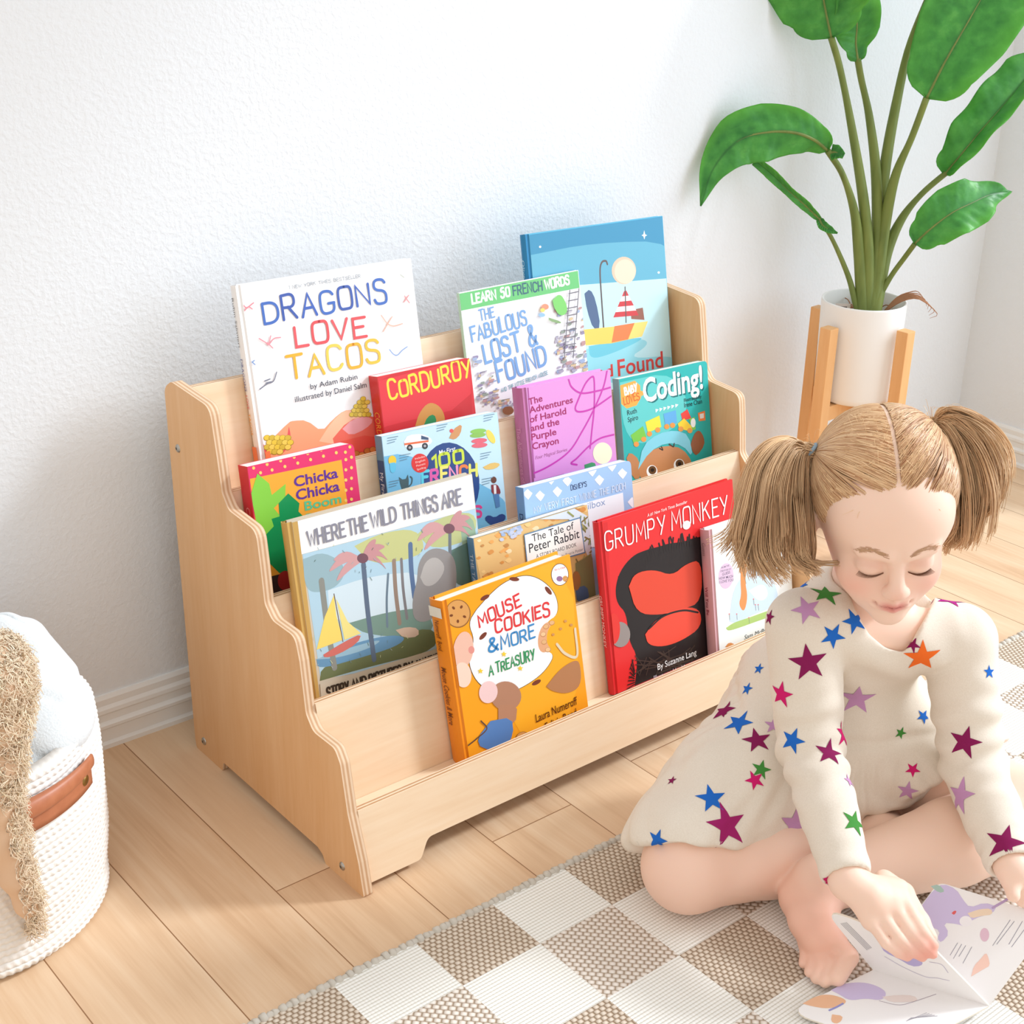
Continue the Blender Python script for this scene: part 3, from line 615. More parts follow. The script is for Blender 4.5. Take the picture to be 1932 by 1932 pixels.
# ---- second tier
def art(C):
    C.z(420, 760, 3.22); pk = (226, 58, 112); C.poly((244, 170, 60), [(165, 462), (722, 346), (770, 700), (770, 1100), (250, 1100)])
    for x, y in [(188+82*k, 396-22*k) for k in range(8)]+[(300+78*k, 408-21*k) for k in range(6)]+[(230, 425)]+[(748, 345+62*k) for k in range(8)]+[(782, 330+64*k) for k in range(8)]+[(772, 268), (745, 300)]: C.ell((246, 206, 110), (x, y), 9, 10)
    C.poly((136, 206, 74), [(170, 560), (210, 430), (282, 490), (298, 560), (382, 492), (380, 570), (310, 640), (360, 700), (250, 1100), (200, 700)], 0)
    C.poly((18, 146, 84), [(340, 610), (398, 550), (466, 610), (460, 660), (500, 700), (470, 1100), (340, 1030), (270, 960), (244, 820), (310, 750), (296, 705), (345, 690)], 0)
    C.poly((60, 40, 44), [(270, 1060), (430, 1020), (430, 1190), (290, 1190)]); C.ell((170, 40, 44), (380, 1080), 46, 60); C.poly((240, 150, 50), [(270, 1062), (285, 1060), (302, 1180), (288, 1185)])
    v = (96, 52, 150); C.type('Chicka', v, (436, 512), (702, 452), 66, .022); C.type('Chicka', v, (448, 592), (712, 532), 66, .022); g = (96, 196, 148); C.type('Boom', g, (500, 655), (722, 605), 58, .02); C.type('Boom', g, (510, 730), (735, 680), 58, .02)
book('pink board book with yellow dots and green leaves, lettered Chicka Chicka Boom', (466.6, 881), (667, 835.5), 3, .024, .021, (226, 58, 112), (204, 44, 58), 'board', art,
     many(spine_text('Chicka Chicka Boom', (240, 150, 150), .30, .98, .45)))
def art(C):
    C.z(420, 760, 3.22); C.poly((196, 226, 240), [(950, 190), (1700, 30), (1740, 760), (1000, 800)]); C.poly((120, 186, 222), [(960, 330), (1120, 300), (1740, 560), (1740, 780), (1000, 800)], 2)
    nv = (46, 74, 134); C.ell(nv, (1382, 480), 178, 240, -.1)
    C.type('My First', (246, 246, 250), (1316, 318), (1416, 290), 30, .01, .1); C.hand('100', (206, 222, 72), (1280, 398), (1470, 355), 74, .26, .2)
    C.hand('FRENCH', 0, (1215, 490), (1548, 440), 74, .26, .25, [(96, 206, 226), (226, 96, 170), (246, 232, 120), (240, 150, 190), (240, 130, 72), (226, 226, 110)]); C.hand('WORDS', (222, 70, 140), (1250, 720), (1575, 690), 66, .25, .2)
    C.ell((222, 60, 58), (1198, 366), 52, 58)
    for k, t in enumerate(('Includes', 'English', 'Phonetic', 'Spelling')): C.type(t, (250, 220, 214), (1168+k*4, 345+k*22), (1228+k*2, 330+k*22), 12)
    C.poly((240, 240, 240), [(1100, 235), (1125, 195), (1210, 188), (1262, 210), (1276, 240), (1230, 268), (1110, 280)], 1); C.poly((226, 110, 70), [(1102, 246), (1250, 226), (1250, 238), (1104, 258)]); C.poly((70, 90, 120), [(1205, 198), (1250, 212), (1250, 226), (1205, 222)])
    for p in ((1136, 272), (1228, 262)): C.ell((60, 60, 66), p, 18, 19); C.ell((170, 170, 176), p, 8)
    C.poly((206, 150, 100), [(1375, 215), (1400, 160), (1455, 125), (1445, 190), (1410, 225)], 1); C.ell((226, 90, 90), (1390, 170), 12)
    for c, p in (((140, 196, 92), (1552, 172)), ((140, 190, 92), (1550, 196)), ((222, 104, 120), (1558, 230)), ((222, 104, 120), (1560, 258))): C.ell(c, p, 48, 15, -.1)
    C.ell((240, 212, 96), (1628, 205), 20, 46, -.5); C.ell((240, 200, 60), (1030, 350), 24, 30); C.poly((100, 190, 224), [(1014, 366), (1054, 360), (1050, 415), (1030, 428), (1016, 412)], 1)
    C.poly((226, 190, 110), [(1580, 390), (1640, 360), (1690, 370), (1660, 400), (1600, 408)], 1)
    C.poly((78, 100, 106), [(1070, 450), (1090, 465), (1112, 462), (1125, 435), (1130, 470), (1128, 520), (1090, 530), (1078, 490)], 0); C.line((78, 100, 106), 8, ((1128, 510), (1146, 490), (1150, 460), (1140, 448)), 1)
    C.ell((110, 70, 56), (1646, 468), 17, 20); C.poly((140, 62, 66), [(1630, 498), (1668, 492), (1690, 540), (1680, 560), (1634, 556)], 1); C.poly((236, 236, 236), [(1645, 500), (1660, 498), (1662, 552), (1648, 554)]); C.poly((86, 130, 180), [(1642, 556), (1678, 552), (1684, 630), (1660, 640), (1652, 600)])
    C.poly(nv, [(1655, 760), (1600, 720), (1592, 696), (1616, 680), (1652, 698), (1690, 672), (1718, 682), (1716, 712)], 1)
    for x, y in ((1000, 215), (1300, 140), (1585, 80), (1075, 320), (1565, 310), (1010, 480), (1575, 465)):
        for k in range(3): C.line((110, 140, 160), 3.5, [(x, y+16*k), (x+64-10*k, y-12+16*k)])
book('pale blue board book with small photos around a navy circle, My First 100', (719.7, 823.7), (938.6, 776), 3, .0165, .0145, (178, 216, 236), (96, 128, 150), 'board', art,
     many(band((52, 74, 116), .2, 1), spine_text('My First 100 French', (230, 220, 220), .30, .80, .5)))
def art(C):
    C.z(840, 380, 3.22); C.poly((206, 142, 196), [(440, 1130), (505, 1118), (548, 1680), (480, 1700)]); C.poly((170, 84, 150), [(497, 1120), (505, 1118), (546, 1680), (538, 1682)])
    m = (198, 58, 170); c = (160, 34, 96)
    for k, (t, x0, y0, x1, y1) in enumerate((('The', 508, 1238, 592, 1212), ('Adventures', 512, 1288, 776, 1222), ('of Harold', 514, 1345, 736, 1290), ('and the', 520, 1398, 694, 1354), ('Purple', 524, 1452, 676, 1416), ('Crayon', 530, 1508, 690, 1470))): C.type(t, c, (x0, y0), (x1, y1), 42, .018)
    C.type('Four Magical Stories', (176, 96, 150), (548, 1568), (742, 1515), 22, 0, .25)
    C.line(m, 9, ((748, 1078), (770, 1130), (830, 1165), (930, 1150), (1010, 1128)), 1); C.line(m, 9, ((985, 1020), (960, 1130), (900, 1270), (830, 1400), (760, 1510), (660, 1590), (540, 1650), (465, 1655)), 1)
    C.line(m, 9, ((1012, 1180), (900, 1255), (820, 1278), (790, 1260), (810, 1200), (850, 1110), (890, 1066), (905, 1090), (905, 1250), (890, 1400), (880, 1500)), 1); C.line(m, 9, ((1030, 1415), (940, 1440), (870, 1490), (800, 1560), (765, 1590), (800, 1600)), 1)
    C.ell((244, 240, 206), (955, 1530), 58, 66); C.poly((60, 150, 96), [(845, 1600), (905, 1580), (920, 1620), (850, 1640)], 1)
    C.poly((150, 60, 120), [(545, 1700), (720, 1655), (720, 1668), (548, 1712)])
book('lilac hardcover with a looping purple line and crimson title', (984, 733), (1150.6, 697), 3, .0235, .021, (222, 150, 214), (186, 112, 160), 'hard', art, spine_text('The Adventures of Harold', (214, 150, 190), .3, .9, .4))
def art(C):
    C.z(840, 380, 3.22); t = (40, 176, 172); C.poly((96, 200, 196), [(1060, 1100), (1400, 1030), (1500, 1300), (1200, 1500), (1080, 1400)], 2)
    C.poly((244, 170, 72), [(1062, 1118), (1180, 1080), (1192, 1230), (1072, 1268)], 1); C.poly((244, 170, 72), [(1185, 1150), (1225, 1158), (1190, 1185)])
    C.hand('BABY', (250, 246, 236), (1092, 1176), (1166, 1152), 46, .24, .2); C.hand('LOVES', (216, 100, 40), (1088, 1238), (1182, 1200), 44, .15, .3)
    C.type('Coding!', (20, 110, 112), (1213, 1228), (1572, 1140), 150, .03); C.type('Coding!', (250, 250, 246), (1205, 1222), (1566, 1132), 150, .024)
    d = (30, 60, 66); C.type('Ruth', d, (1106, 1300), (1164, 1284), 32, .006); C.type('Spiro', d, (1110, 1342), (1172, 1324), 32, .006); C.type('Illustrated by', d, (1450, 1218), (1556, 1194), 22, .008); C.type('Irene Chan', d, (1452, 1252), (1560, 1226), 30, .008)
    for k in range(6): C.poly((236, 246, 244), [(1276+24*k, 1260-6*k), (1296+24*k, 1264-6*k), (1278+24*k, 1284-6*k)])
    for c, pts in (((120, 196, 72), [(1126, 1420), (1200, 1365), (1222, 1430), (1146, 1475)]), ((226, 222, 66), [(1215, 1340), (1300, 1300), (1312, 1370), (1230, 1405)]), ((96, 170, 222), [(1325, 1290), (1400, 1268), (1408, 1345), (1335, 1355)]), ((226, 70, 62), [(1430, 1290), (1470, 1262), (1495, 1320), (1440, 1330)]), ((246, 206, 52), [(1412, 1350), (1450, 1318), (1510, 1380), (1480, 1395), (1420, 1380)]), ((130, 200, 80), [(1480, 1320), (1515, 1310), (1520, 1385), (1500, 1390)]), ((236, 130, 70), [(1534, 1285), (1576, 1272), (1580, 1330), (1540, 1335)]), ((226, 226, 222), [(1545, 1292), (1570, 1286), (1570, 1316), (1548, 1320)])): C.poly(c, pts)
    for p in ((1160, 1475), (1205, 1445), (1240, 1412), (1290, 1388), (1345, 1368), (1380, 1360), (1430, 1382), (1485, 1392)): C.ell((226, 150, 70), p, 16, 16)
    C.ell((240, 240, 238), (1505, 1345), 15, 28)
    C.poly((190, 130, 84), [(1100, 1560), (1120, 1520), (1180, 1570), (1190, 1680), (1140, 1690)], 1); C.poly((150, 92, 60), [(1490, 1480), (1500, 1440), (1520, 1400), (1545, 1390), (1570, 1430), (1575, 1480), (1530, 1545), (1505, 1530)], 1)
    C.poly((196, 134, 88), [(1190, 1700), (1170, 1600), (1230, 1520), (1340, 1480), (1440, 1500), (1500, 1580), (1520, 1700)], 1); C.poly((130, 206, 222), [(1170, 1630), (1200, 1480), (1290, 1410), (1400, 1388), (1480, 1420), (1505, 1560), (1440, 1480), (1340, 1465), (1240, 1520)], 1)
    for p in ((1255, 1640), (1420, 1602)): C.ell((248, 248, 246), p, 33, 38); C.ell((104, 72, 44), (p[0]+2, p[1]-8), 24, 26); C.ell((40, 30, 26), (p[0]+2, p[1]-8), 11)
    C.line((70, 48, 36), 7, ((1300, 1500), (1320, 1510), (1312, 1490)), 1); C.line((70, 48, 36), 7, ((1360, 1475), (1385, 1490), (1390, 1470)), 1)
book('teal board book with white title Coding! above a toy train', (1167.6, 715.5), (1334, 680), 3, .0145, .0125, (40, 176, 172), (120, 150, 150), 'board', art, None, (214, 224, 220))
# ---- third tier
def art(C):
    C.z(840, 380, 3.22); sk = (160, 196, 234)
    for x, y in ((500, 1780), (575, 1790), (680, 1765), (740, 1700), (640, 1690), (935, 1695), (1010, 1610), (1075, 1655), (890, 1640), (1135, 1830)):
        C.poly((240, 244, 250), [(x-28, y-4), (x-12, y-22), (x, y-34), (x+14, y-20), (x+30, y-8), (x+20, y+10), (x+4, y+32), (x-14, y+14)])
    C.hand("DISNEY'S", (44, 62, 110), (764, 1756), (860, 1730), 30, .13, .35); C.hand('MY VERY FIRST WINNIE THE POOH', (214, 226, 240), (540, 1895), (1095, 1745), 40, .13, .3)
    C.poly((236, 243, 248), [(520, 1930), (700, 1870), (1078, 1768), (1085, 1860), (1090, 2100), (560, 2100)]); C.type('Mailbox', (140, 164, 200), (800, 1890), (972, 1842), 44, .004)
book('light blue board book with white leaf shapes, half hidden behind the rabbit tale', (987.5, 921), (1190, 868), 2, .0175, .0155, (160, 196, 234), (120, 160, 206), 'board', art, spine_text("Disney's", (50, 70, 120), .2, .45, .5))
def art(C):
    C.z(420, 760, 3.22); C.x0 = .0072
    C.poly((198, 160, 92), [(380, 730), (455, 720), (590, 1790), (540, 1820)]); C.poly((246, 246, 247), [(455, 715), (1530, 420), (1540, 640), (480, 920)])
    C.poly((176, 208, 226), [(486, 920), (1540, 642), (1600, 1500), (595, 1680)])
    C.poly((208, 226, 236), [(640, 1140), (900, 1050), (1250, 1020), (1200, 1350), (900, 1350), (650, 1320)], 2)
    for c, pts in (((150, 180, 190), [(488, 950), (620, 900), (760, 1000), (700, 1120), (560, 1160), (500, 1120)]), ((196, 200, 140), [(800, 870), (960, 790), (1180, 760), (1240, 900), (1100, 960), (900, 980)]), ((188, 196, 140), [(1180, 800), (1300, 700), (1540, 650), (1540, 820), (1280, 900)]), ((150, 176, 150), [(1440, 700), (1540, 690), (1545, 1100), (1480, 1120)]), ((120, 150, 140), [(760, 1340), (1000, 1270), (1240, 1240), (1300, 1420), (900, 1420)]), ((96, 128, 120), [(1380, 900), (1545, 820), (1560, 1100), (1400, 1120)]), ((110, 120, 84), [(590, 1690), (600, 1600), (900, 1480), (1280, 1340), (1320, 1500), (900, 1600)]), ((104, 150, 186), [(570, 1560), (760, 1470), (1000, 1410), (1120, 1420), (1060, 1480), (800, 1560), (580, 1620)]), ((150, 186, 206), [(560, 1560), (760, 1490), (980, 1430), (900, 1490), (700, 1550)])): C.poly(c, pts, 2)
    for a_, b_, w_, c in (((1040, 960), (1075, 1340), 26, (150, 132, 120)), ((1085, 950), (1120, 1310), 18, (128, 126, 130)), ((1140, 860), (1165, 1180), 30, (92, 118, 156)), ((1380, 780), (1395, 1080), 22, (112, 122, 130)), ((855, 980), (920, 1560), 30, (96, 112, 134)), ((1005, 1040), (1000, 1360), 14, (110, 130, 146)), ((600, 1080), (680, 1610), 34, (140, 142, 136))): C.line(c, w_, [a_, ((a_[0]+b_[0])/2-6, (a_[1]+b_[1])/2), b_], 1)
    # a grey boulder, a small boat, drooping pink leaves
    C.poly((150, 148, 148), [(1180, 1080), (1190, 960), (1260, 880), (1360, 890), (1420, 960), (1420, 1160), (1330, 1240), (1260, 1330), (1160, 1330), (1150, 1200)], 2); C.poly((184, 182, 180), [(1200, 1060), (1230, 960), (1300, 930), (1360, 1000), (1300, 1100), (1230, 1120)], 2); C.poly((206, 180, 160), [(1050, 1380), (1120, 1360), (1190, 1370), (1190, 1420), (1100, 1430)], 1)
    C.poly((240, 214, 112), [(675, 1170), (690, 1290), (730, 1440), (570, 1500), (620, 1300)]); C.poly((236, 222, 140), [(690, 1190), (760, 1330), (840, 1400), (740, 1440)]); C.line((110, 90, 80), 5, [(676, 1160), (730, 1450)]); C.poly((206, 112, 104), [(610, 1530), (740, 1450), (845, 1400), (820, 1460), (700, 1530), (620, 1550)], 1)
    for cx, cy, s_ in ((850, 940, 1.0), (1375, 760, .95)):
        for dx, dy, b_ in ((-230, 110, -60), (-200, 30, -40), (-180, 170, -40), (170, 30, -60), (160, 90, -50), (90, -120, -10), (150, -70, -30)):
            ex, ey = cx+dx*s_, cy+dy*s_; mx, my = (cx+ex)/2, (cy+ey)/2+b_; C.poly((206, 158, 160) if dx < 0 else (198, 146, 150), [(cx-8, cy), (mx-10, my-26), (ex, ey), (mx+16, my+26), (cx+8, cy+14)], 2)
        C.ell((120, 84, 96), (cx, cy+4), 34, 30)
    for k in range(70):
        r = random.Random(k); x, y = r.uniform(500, 1240), r.uniform(780, 1640); C.line(r.choice([(120, 150, 160), (170, 186, 190), (96, 120, 110), (206, 214, 170)]), 3, [(x, y), (x+r.uniform(-14, 14), y-r.uniform(6, 20))]) if (y < 1100 or y > 1400) and x > 530 else None
    C.poly((206, 196, 178), [(590, 1705), (1340, 1480), (1340, 1600), (600, 1840)])
    C.hand('WHERE', (138, 138, 152), (522, 872), (746, 810), 92, .15, .1); C.hand('THE', (138, 138, 152), (766, 805), (882, 772), 92, .15, .1); C.hand('WILD', (138, 138, 152), (905, 760), (1056, 718), 92, .15, .1); C.hand('THINGS', (138, 138, 152), (1090, 708), (1310, 650), 92, .15, .1); C.hand('ARE', (138, 138, 152), (1335, 645), (1452, 612), 92, .15, .1)
    for t, x0, y0, x1, y1 in (('STORY', 635, 1792, 765, 1752), ('AND', 785, 1745, 872, 1718), ('PICTURES', 892, 1712, 1085, 1652), ('BY', 1105, 1646, 1155, 1630), ('MAURICE', 1180, 1624, 1330, 1578)): C.hand(t, (64, 54, 46), (x0, y0), (x1, y1), 62, .22, .08)
book('wide hardcover with gold spine and grey title over a palm forest scene', (540, 987.5), (890.5, 893.5), 2, .0155, .0135, (206, 196, 178), (196, 158, 90), 'hard', art, None)
def art(C):
    C.z(780, 860, 2.76); C.poly((226, 190, 128), [(300, 400), (640, 320), (920, 250), (960, 800), (360, 700)]); r = random.Random(3)
    for k in range(90):
        x = r.uniform(310, 930); y = r.uniform(400, 640)-(x-310)*.27; c = r.choice([(240, 206, 140), (214, 150, 80), (232, 170, 96), (240, 222, 180), (196, 140, 80)]); a_ = r.uniform(10, 30); C.poly(c, [(x, y), (x+a_, y-a_*.7), (x+a_*1.6, y), (x+a_*.7, y+a_*.6)], 1)
    for k in range(26):
        x = r.uniform(450, 560); y = r.uniform(385, 440)-(x-450)*.2; C.ell(r.choice([(160, 184, 222), (176, 196, 226), (196, 206, 230)]), (x, y), 12, 9)
    C.poly((216, 230, 240), [(640, 330), (900, 256), (940, 500), (900, 540), (860, 330)], 1)
    for k in range(60):
        x = r.uniform(830, 960); y = r.uniform(300, 760); C.line(r.choice([(150, 160, 96), (120, 136, 84), (176, 170, 110), (140, 124, 80)]), 7, [(x, y), (x+r.uniform(-30, 30), y-r.uniform(10, 34))])
    C.poly((134, 132, 92), [(840, 560), (945, 500), (980, 800), (860, 790)], 1); C.poly((86, 110, 150), [(840, 690), (900, 670), (915, 750), (850, 770)], 1); C.ell((170, 116, 70), (845, 650), 22, 50)
    C.poly((92, 136, 176), [(572, 408), (866, 318), (892, 505), (590, 588)]); C.poly((246, 246, 242), [(576, 413), (862, 325), (887, 500), (594, 582)])
    k_ = (40, 46, 56); C.type('The Tale of', k_, (615, 448), (832, 380), 42, .002); C.type('Peter Rabbit', k_, (600, 505), (862, 425), 50, .004); C.type('A STORY BOARD BOOK', k_, (636, 534), (846, 470), 22, .002); C.type('by Beatrix Potter', (110, 120, 130), (770, 528), (880, 492), 16)
book('golden illustrated board book with a white label The Tale of Peter Rabbit', (893, 1016), (1108, 950.5), 2, .0315, .0125, (196, 170, 116), (92, 132, 170), 'board', art, spine_text('THE TALE OF', (210, 222, 236), .15, .6, .5), (90, 130, 170))
# ---- front tier
def cookie(C, x, y, r):
    C.ell((150, 100, 52), (x, y), r, r*1.12); C.ell((216, 158, 92), (x-1, y-1), r*.93, r*1.04)
    for a_ in (.4, 1.6, 2.9, 4.0, 5.2): C.ell((120, 66, 36), (x+r*.55*math.cos(a_), y+r*.6*math.sin(a_)), r*.14, r*.1, a_)
def art(C):
    C.z(780, 860, 2.76); C.poly((248, 176, 44), [(480, 640), (815, 520), (880, 1380), (500, 1560)], 1); C.poly((196, 140, 40), [(155, 770), (160, 768), (245, 1600), (238, 1604)])
    cl = [(330, 800), (400, 720), (470, 660), (560, 622), (640, 630), (720, 690), (752, 760), (748, 830), (700, 860), (655, 930), (665, 1010), (735, 1030), (700, 1100), (640, 1160), (540, 1220), (440, 1250), (340, 1190), (295, 1110), (290, 1040), (320, 960), (285, 870)]
    C.poly((96, 70, 50), [(550+(x-550)*1.012, 920+(y-920)*1.012) for x, y in cl], 2); C.poly((250, 250, 250), cl, 2)
    for p, ro in (((372, 738), -.5), ((525, 642), .1), ((702, 702), .9), ((362, 938), -.8), ((640, 1180), -.5)): C.ell((120, 60, 44), p, 26, 11, ro)
    cookie(C, 232, 822, 66)
    C.ell((226, 170, 130), (690, 945), 40, 80, .2); C.ell((250, 176, 44), (735, 935), 40, 70, .2); heap(C, ((190, 130, 80), (226, 180, 130), (236, 196, 150)), [(690, 890), (675, 930), (680, 970), (700, 1010), (720, 870)], 14)
    C.ell((92, 64, 56), (762, 618), 46, 58); C.ell((248, 246, 246), (762, 618), 43, 55); C.type('for a treat', (206, 70, 70), (735, 600), (790, 584), 13, .01); cookie(C, 790, 640, 14); C.ell((150, 110, 150), (760, 640), 16, 14)
    C.hand('MOUSE', (222, 60, 64), (345, 892), (560, 776), 66, .18, .4); C.hand('COOKIES', (222, 60, 64), (428, 922), (712, 826), 66, .18, .4); C.hand('&', (62, 140, 200), (392, 1022), (440, 1008), 66, .2, .1); C.hand('MORE', (62, 140, 200), (458, 1008), (632, 944), 66, .16, .3); C.hand('A', (50, 150, 96), (394, 1145), (416, 1138), 54, .15); C.hand('TREASURY', (50, 150, 96), (432, 1130), (632, 1056), 54, .15, .4)
    for p in ((470, 1032), (348, 1120), (555, 1106)): C.poly((240, 206, 60), [(p[0]+a_, p[1]+b_) for a_, b_ in star5(16)])
    # plain blobs of the cover's colours
    C.ell((236, 190, 170), (258, 1010), 52, 96, .12); C.ell((244, 214, 196), (256, 1140), 44, 66, -.1); C.ell((226, 150, 140), (300, 1010), 16, 20)
    C.poly((182, 128, 88), [(690, 1200), (760, 1110), (840, 1060), (868, 1080), (872, 1200), (800, 1240), (720, 1225)], 2); C.line((226, 210, 180), 12, ((745, 980), (790, 1030), (850, 1040), (840, 900)), 1)
    for a_, b_ in ((726, 930), (765, 900), (790, 860), (820, 880)): C.ell((206, 150, 90), (a_, b_), 8, 7)
    C.ell((180, 132, 106), (480, 1250), 80, 76, .3); C.ell((240, 206, 206), (388, 1230), 48, 58, .2); C.poly((182, 132, 104), [(440, 1300), (540, 1290), (530, 1400), (440, 1400)], 1)
    C.poly((86, 130, 190), [(400, 1380), (510, 1360), (520, 1450), (470, 1530), (350, 1525), (330, 1470)], 1); C.line((96, 70, 60), 6, ((350, 1380), (380, 1420), (330, 1470), (280, 1510)), 1); cookie(C, 570, 1480, 40)
    C.type('Laura Numeroff', (96, 48, 20), (638, 1388), (852, 1292), 46, .008); C.type('Felicia Bond', (96, 48, 20), (688, 1432), (850, 1352), 46, .008)
book('yellow orange hardcover lettered MOUSE COOKIES & MORE in the front tier', (833, 1135), (1075, 1045.5), 1, .0275, .0255, (246, 164, 34), (232, 140, 30), 'hard', art,
     many(band((230, 226, 214), .04, .10), spine_text('Numeroff  Bond', (120, 60, 20), .12, .30, .35), spine_text('Mouse Cookies & More', (120, 60, 20), .40, .75, .4, .004, .2)))
def art(C):
    C.z(780, 860, 2.76); C.poly((214, 40, 44), [(990, 350), (1010, 345), (1050, 1240), (1030, 1260)]); bk = (34, 28, 30)
    C.poly(bk, [(1150, 1215), (1170, 1050), (1120, 960), (1110, 820), (1060, 770), (1050, 690), (1075, 600), (1140, 520), (1210, 490), (1290, 470), (1330, 455), (1400, 450), (1480, 420), (1700, 400), (1700, 1100), (1400, 1160)], 2)
    for k in range(34):
        r = random.Random(k); t = k/33; x, y = (1060+t*440, 640-t*230+90*(t-.5)**2*4-60) ; C.line(bk, 9, [(x+20, y+40), (x+r.uniform(-10, 30), y-r.uniform(0, 26))])
    for k in range(24): r = random.Random(k+50); C.line((70, 56, 50), 5, [(1130+r.uniform(0, 340), 880+r.uniform(100, 240)), (1120+r.uniform(0, 340), 960+r.uniform(100, 200))])
    for k in range(8): C.line(bk, 5, [(1150, 1190-k*10), (1110+k*4, 1215-k*22)])
    C.poly((224, 74, 52), [(1120, 680), (1150, 610), (1250, 590), (1345, 625), (1420, 560), (1500, 540), (1500, 760), (1400, 800), (1280, 830), (1160, 820)], 2)
    C.poly((236, 76, 56), [(1205, 930), (1260, 850), (1380, 790), (1490, 790), (1500, 890), (1400, 960), (1300, 995), (1220, 985)], 2); C.line(bk, 9, ((1225, 900), (1300, 835), (1400, 805), (1480, 815)), 1)
    C.ell((150, 140, 136), (1075, 930), 52, 66); C.ell((226, 56, 50), (1040, 900), 34, 80)
    C.type('A #1 New York Times Bestseller', (250, 230, 226), (1216, 318), (1424, 245), 17, .006, .2); wt = (250, 248, 246)
    C.hand('GRUMPY', wt, (998, 495), (1312, 400), 96, .085, .05); C.hand('MONKEY', wt, (1345, 386), (1636, 296), 96, .085, .05); C.ell((236, 226, 226), (1420, 360), 20, 24, .4)
    C.type('By Suzanne Lang', wt, (1270, 1115), (1472, 1035), 34, .003); C.type('Illustrated by Max Lang', (214, 206, 220), (1250, 1172), (1490, 1085), 30)
book('bright red hardcover with a large black shaggy shape and thin white title', (1128, 986), (1381.5, 904), 1, .0135, .0115, (226, 46, 48), (210, 36, 42), 'hard', art, spine_text('GRUMPY MONKEY', (240, 190, 190), .42, .72, .5))
def art(C):
    C.z(1300, 1000, 5.682); C.poly((206, 226, 242), [(430, 980), (470, 620), (640, 420), (800, 380), (900, 500), (980, 800), (700, 900), (500, 1000)], 2); C.poly((240, 248, 246), [(640, 650), (800, 560), (860, 700), (760, 780)], 2)
    C.poly((176, 206, 120), [(395, 1050), (480, 990), (640, 940), (800, 880), (1100, 780), (1100, 850), (780, 960), (560, 1040), (420, 1085)], 2)
    C.ell((222, 196, 220), (396, 492), 80, 138, .08)
    for k, (t, x0, x1) in enumerate((('FROM THE', 345, 430), ('CREATORS OF', 335, 448), ('GUESS', 355, 440), ('HOW MUCH', 320, 470), ('I LOVE YOU', 322, 475))): C.type(t, (96, 76, 110), (x0, 415+k*38+(0 if k < 3 else 6)), (x1, 388+k*38+(0 if k < 3 else 6)), 20 if k < 2 else 30, .006)
    C.poly((226, 150, 90), [(540, 310), (610, 300), (615, 430), (600, 560), (630, 720), (590, 890), (530, 800), (560, 700), (550, 560), (555, 430)], 2)
    C.poly((222, 150, 90), [(385, 1255), (430, 1200), (500, 1230), (520, 1220), (480, 1260)], 1)
    for x, y in ((430, 900), (510, 900), (640, 940), (710, 800), (740, 800), (690, 740)): C.line((130, 140, 130), 4, [(x, y), (x+6, y+60)]); C.ell((222, 130, 130), (x, y), 7)
    C.type('HOW MUCH', (120, 150, 140), (380, 140), (640, 50), 66, .002); C.type('Sam McBratney', (90, 96, 96), (592, 1175), (950, 1050), 50, 0, .2)
book('white hardcover with pink cloth spine, standing before the red book beside the girl', (1336.5, 1001), (1487, 952), 1, .031, .0165, (246, 249, 247), (206, 160, 166), 'hard', art, many(spine_text('Will You Be', (130, 40, 60), .44, .66, .30), spine_text('Guess', (150, 110, 110), .1, .2, .4)))
# ================================================================ plant on its stand
PC = Vector((1.181, .308, 0)); LAT = Vector((.7733, -.6341, 0)); TOW = Vector((-.6341, -.7733, 0))
pine = wood('pine_stand', 'D9A066', 'E6B27A', 'F0C692', (14, 14, 1.6), .5)
stand = empty('plant_stand', PC, 'light pine plant stand with four square legs holding the white pot', 'plant stand')
for k in range(4):
    a = math.radians(138.6-90*k); d = LAT*math.cos(a)+TOW*math.sin(a); s_ = Vector((-d.y, d.x, 0)); h = .0105; c = PC+d*.0845
    bm = bmesh.new(); hexa(bm, [c+d*x+s_*y+Vector((0, 0, z)) for x in (-h, h) for y in (-h, h) for z in (0, .387)], 0, .002); obj('leg', bm, pine, stand)
for k in range(2):
    a = math.radians(138.6-90*k); d = LAT*math.cos(a)+TOW*math.sin(a); s_ = Vector((-d.y, d.x, 0)); bm = bmesh.new(); z0 = .230 if k == 0 else .2295
    hexa(bm, [PC+d*x+s_*y+Vector((0, 0, z)) for x in (-.0738, .0738) for y in (-.009, .009) for z in (z0, .2545)], 0, .0012); obj('cross_bar', bm, pine, stand)
plant = empty('potted_plant', PC+Vector((0, 0, .255)), 'broad-leaved green potted plant in a white cylinder pot on a pine stand', 'plant')
PZ = .2552; bm = bmesh.new()
lathe(bm, [(.001, 0), (.055, 0), (.0612, .004), (.0638, .012), (.0676, .160), (.0672, .163), (.0657, .1635), (.0638, .162), (.0622, .135), (.061, .115)], (PC.x, PC.y, PZ), 72)
def ceramic():
    m = N('white_pot', .5, .3); m.color(lin((238, 237, 234))); return m.m
obj('pot', bm, ceramic(), plant, True)
bm = bmesh.new(); 
for r_, z_ in ((.001, 0),): pass
rg = lathe(bm, [(.001, .004), (.03, .003), (.0612, .001)], (PC.x, PC.y, PZ+.127), 40)
for v in bm.verts: v.co.z += random.uniform(-.004, .004)
moss = obj('soil', bm, plain((150, 132, 104), .95, .1, .4), plant, True, 'brown mossy filling')
bm = bmesh.new()
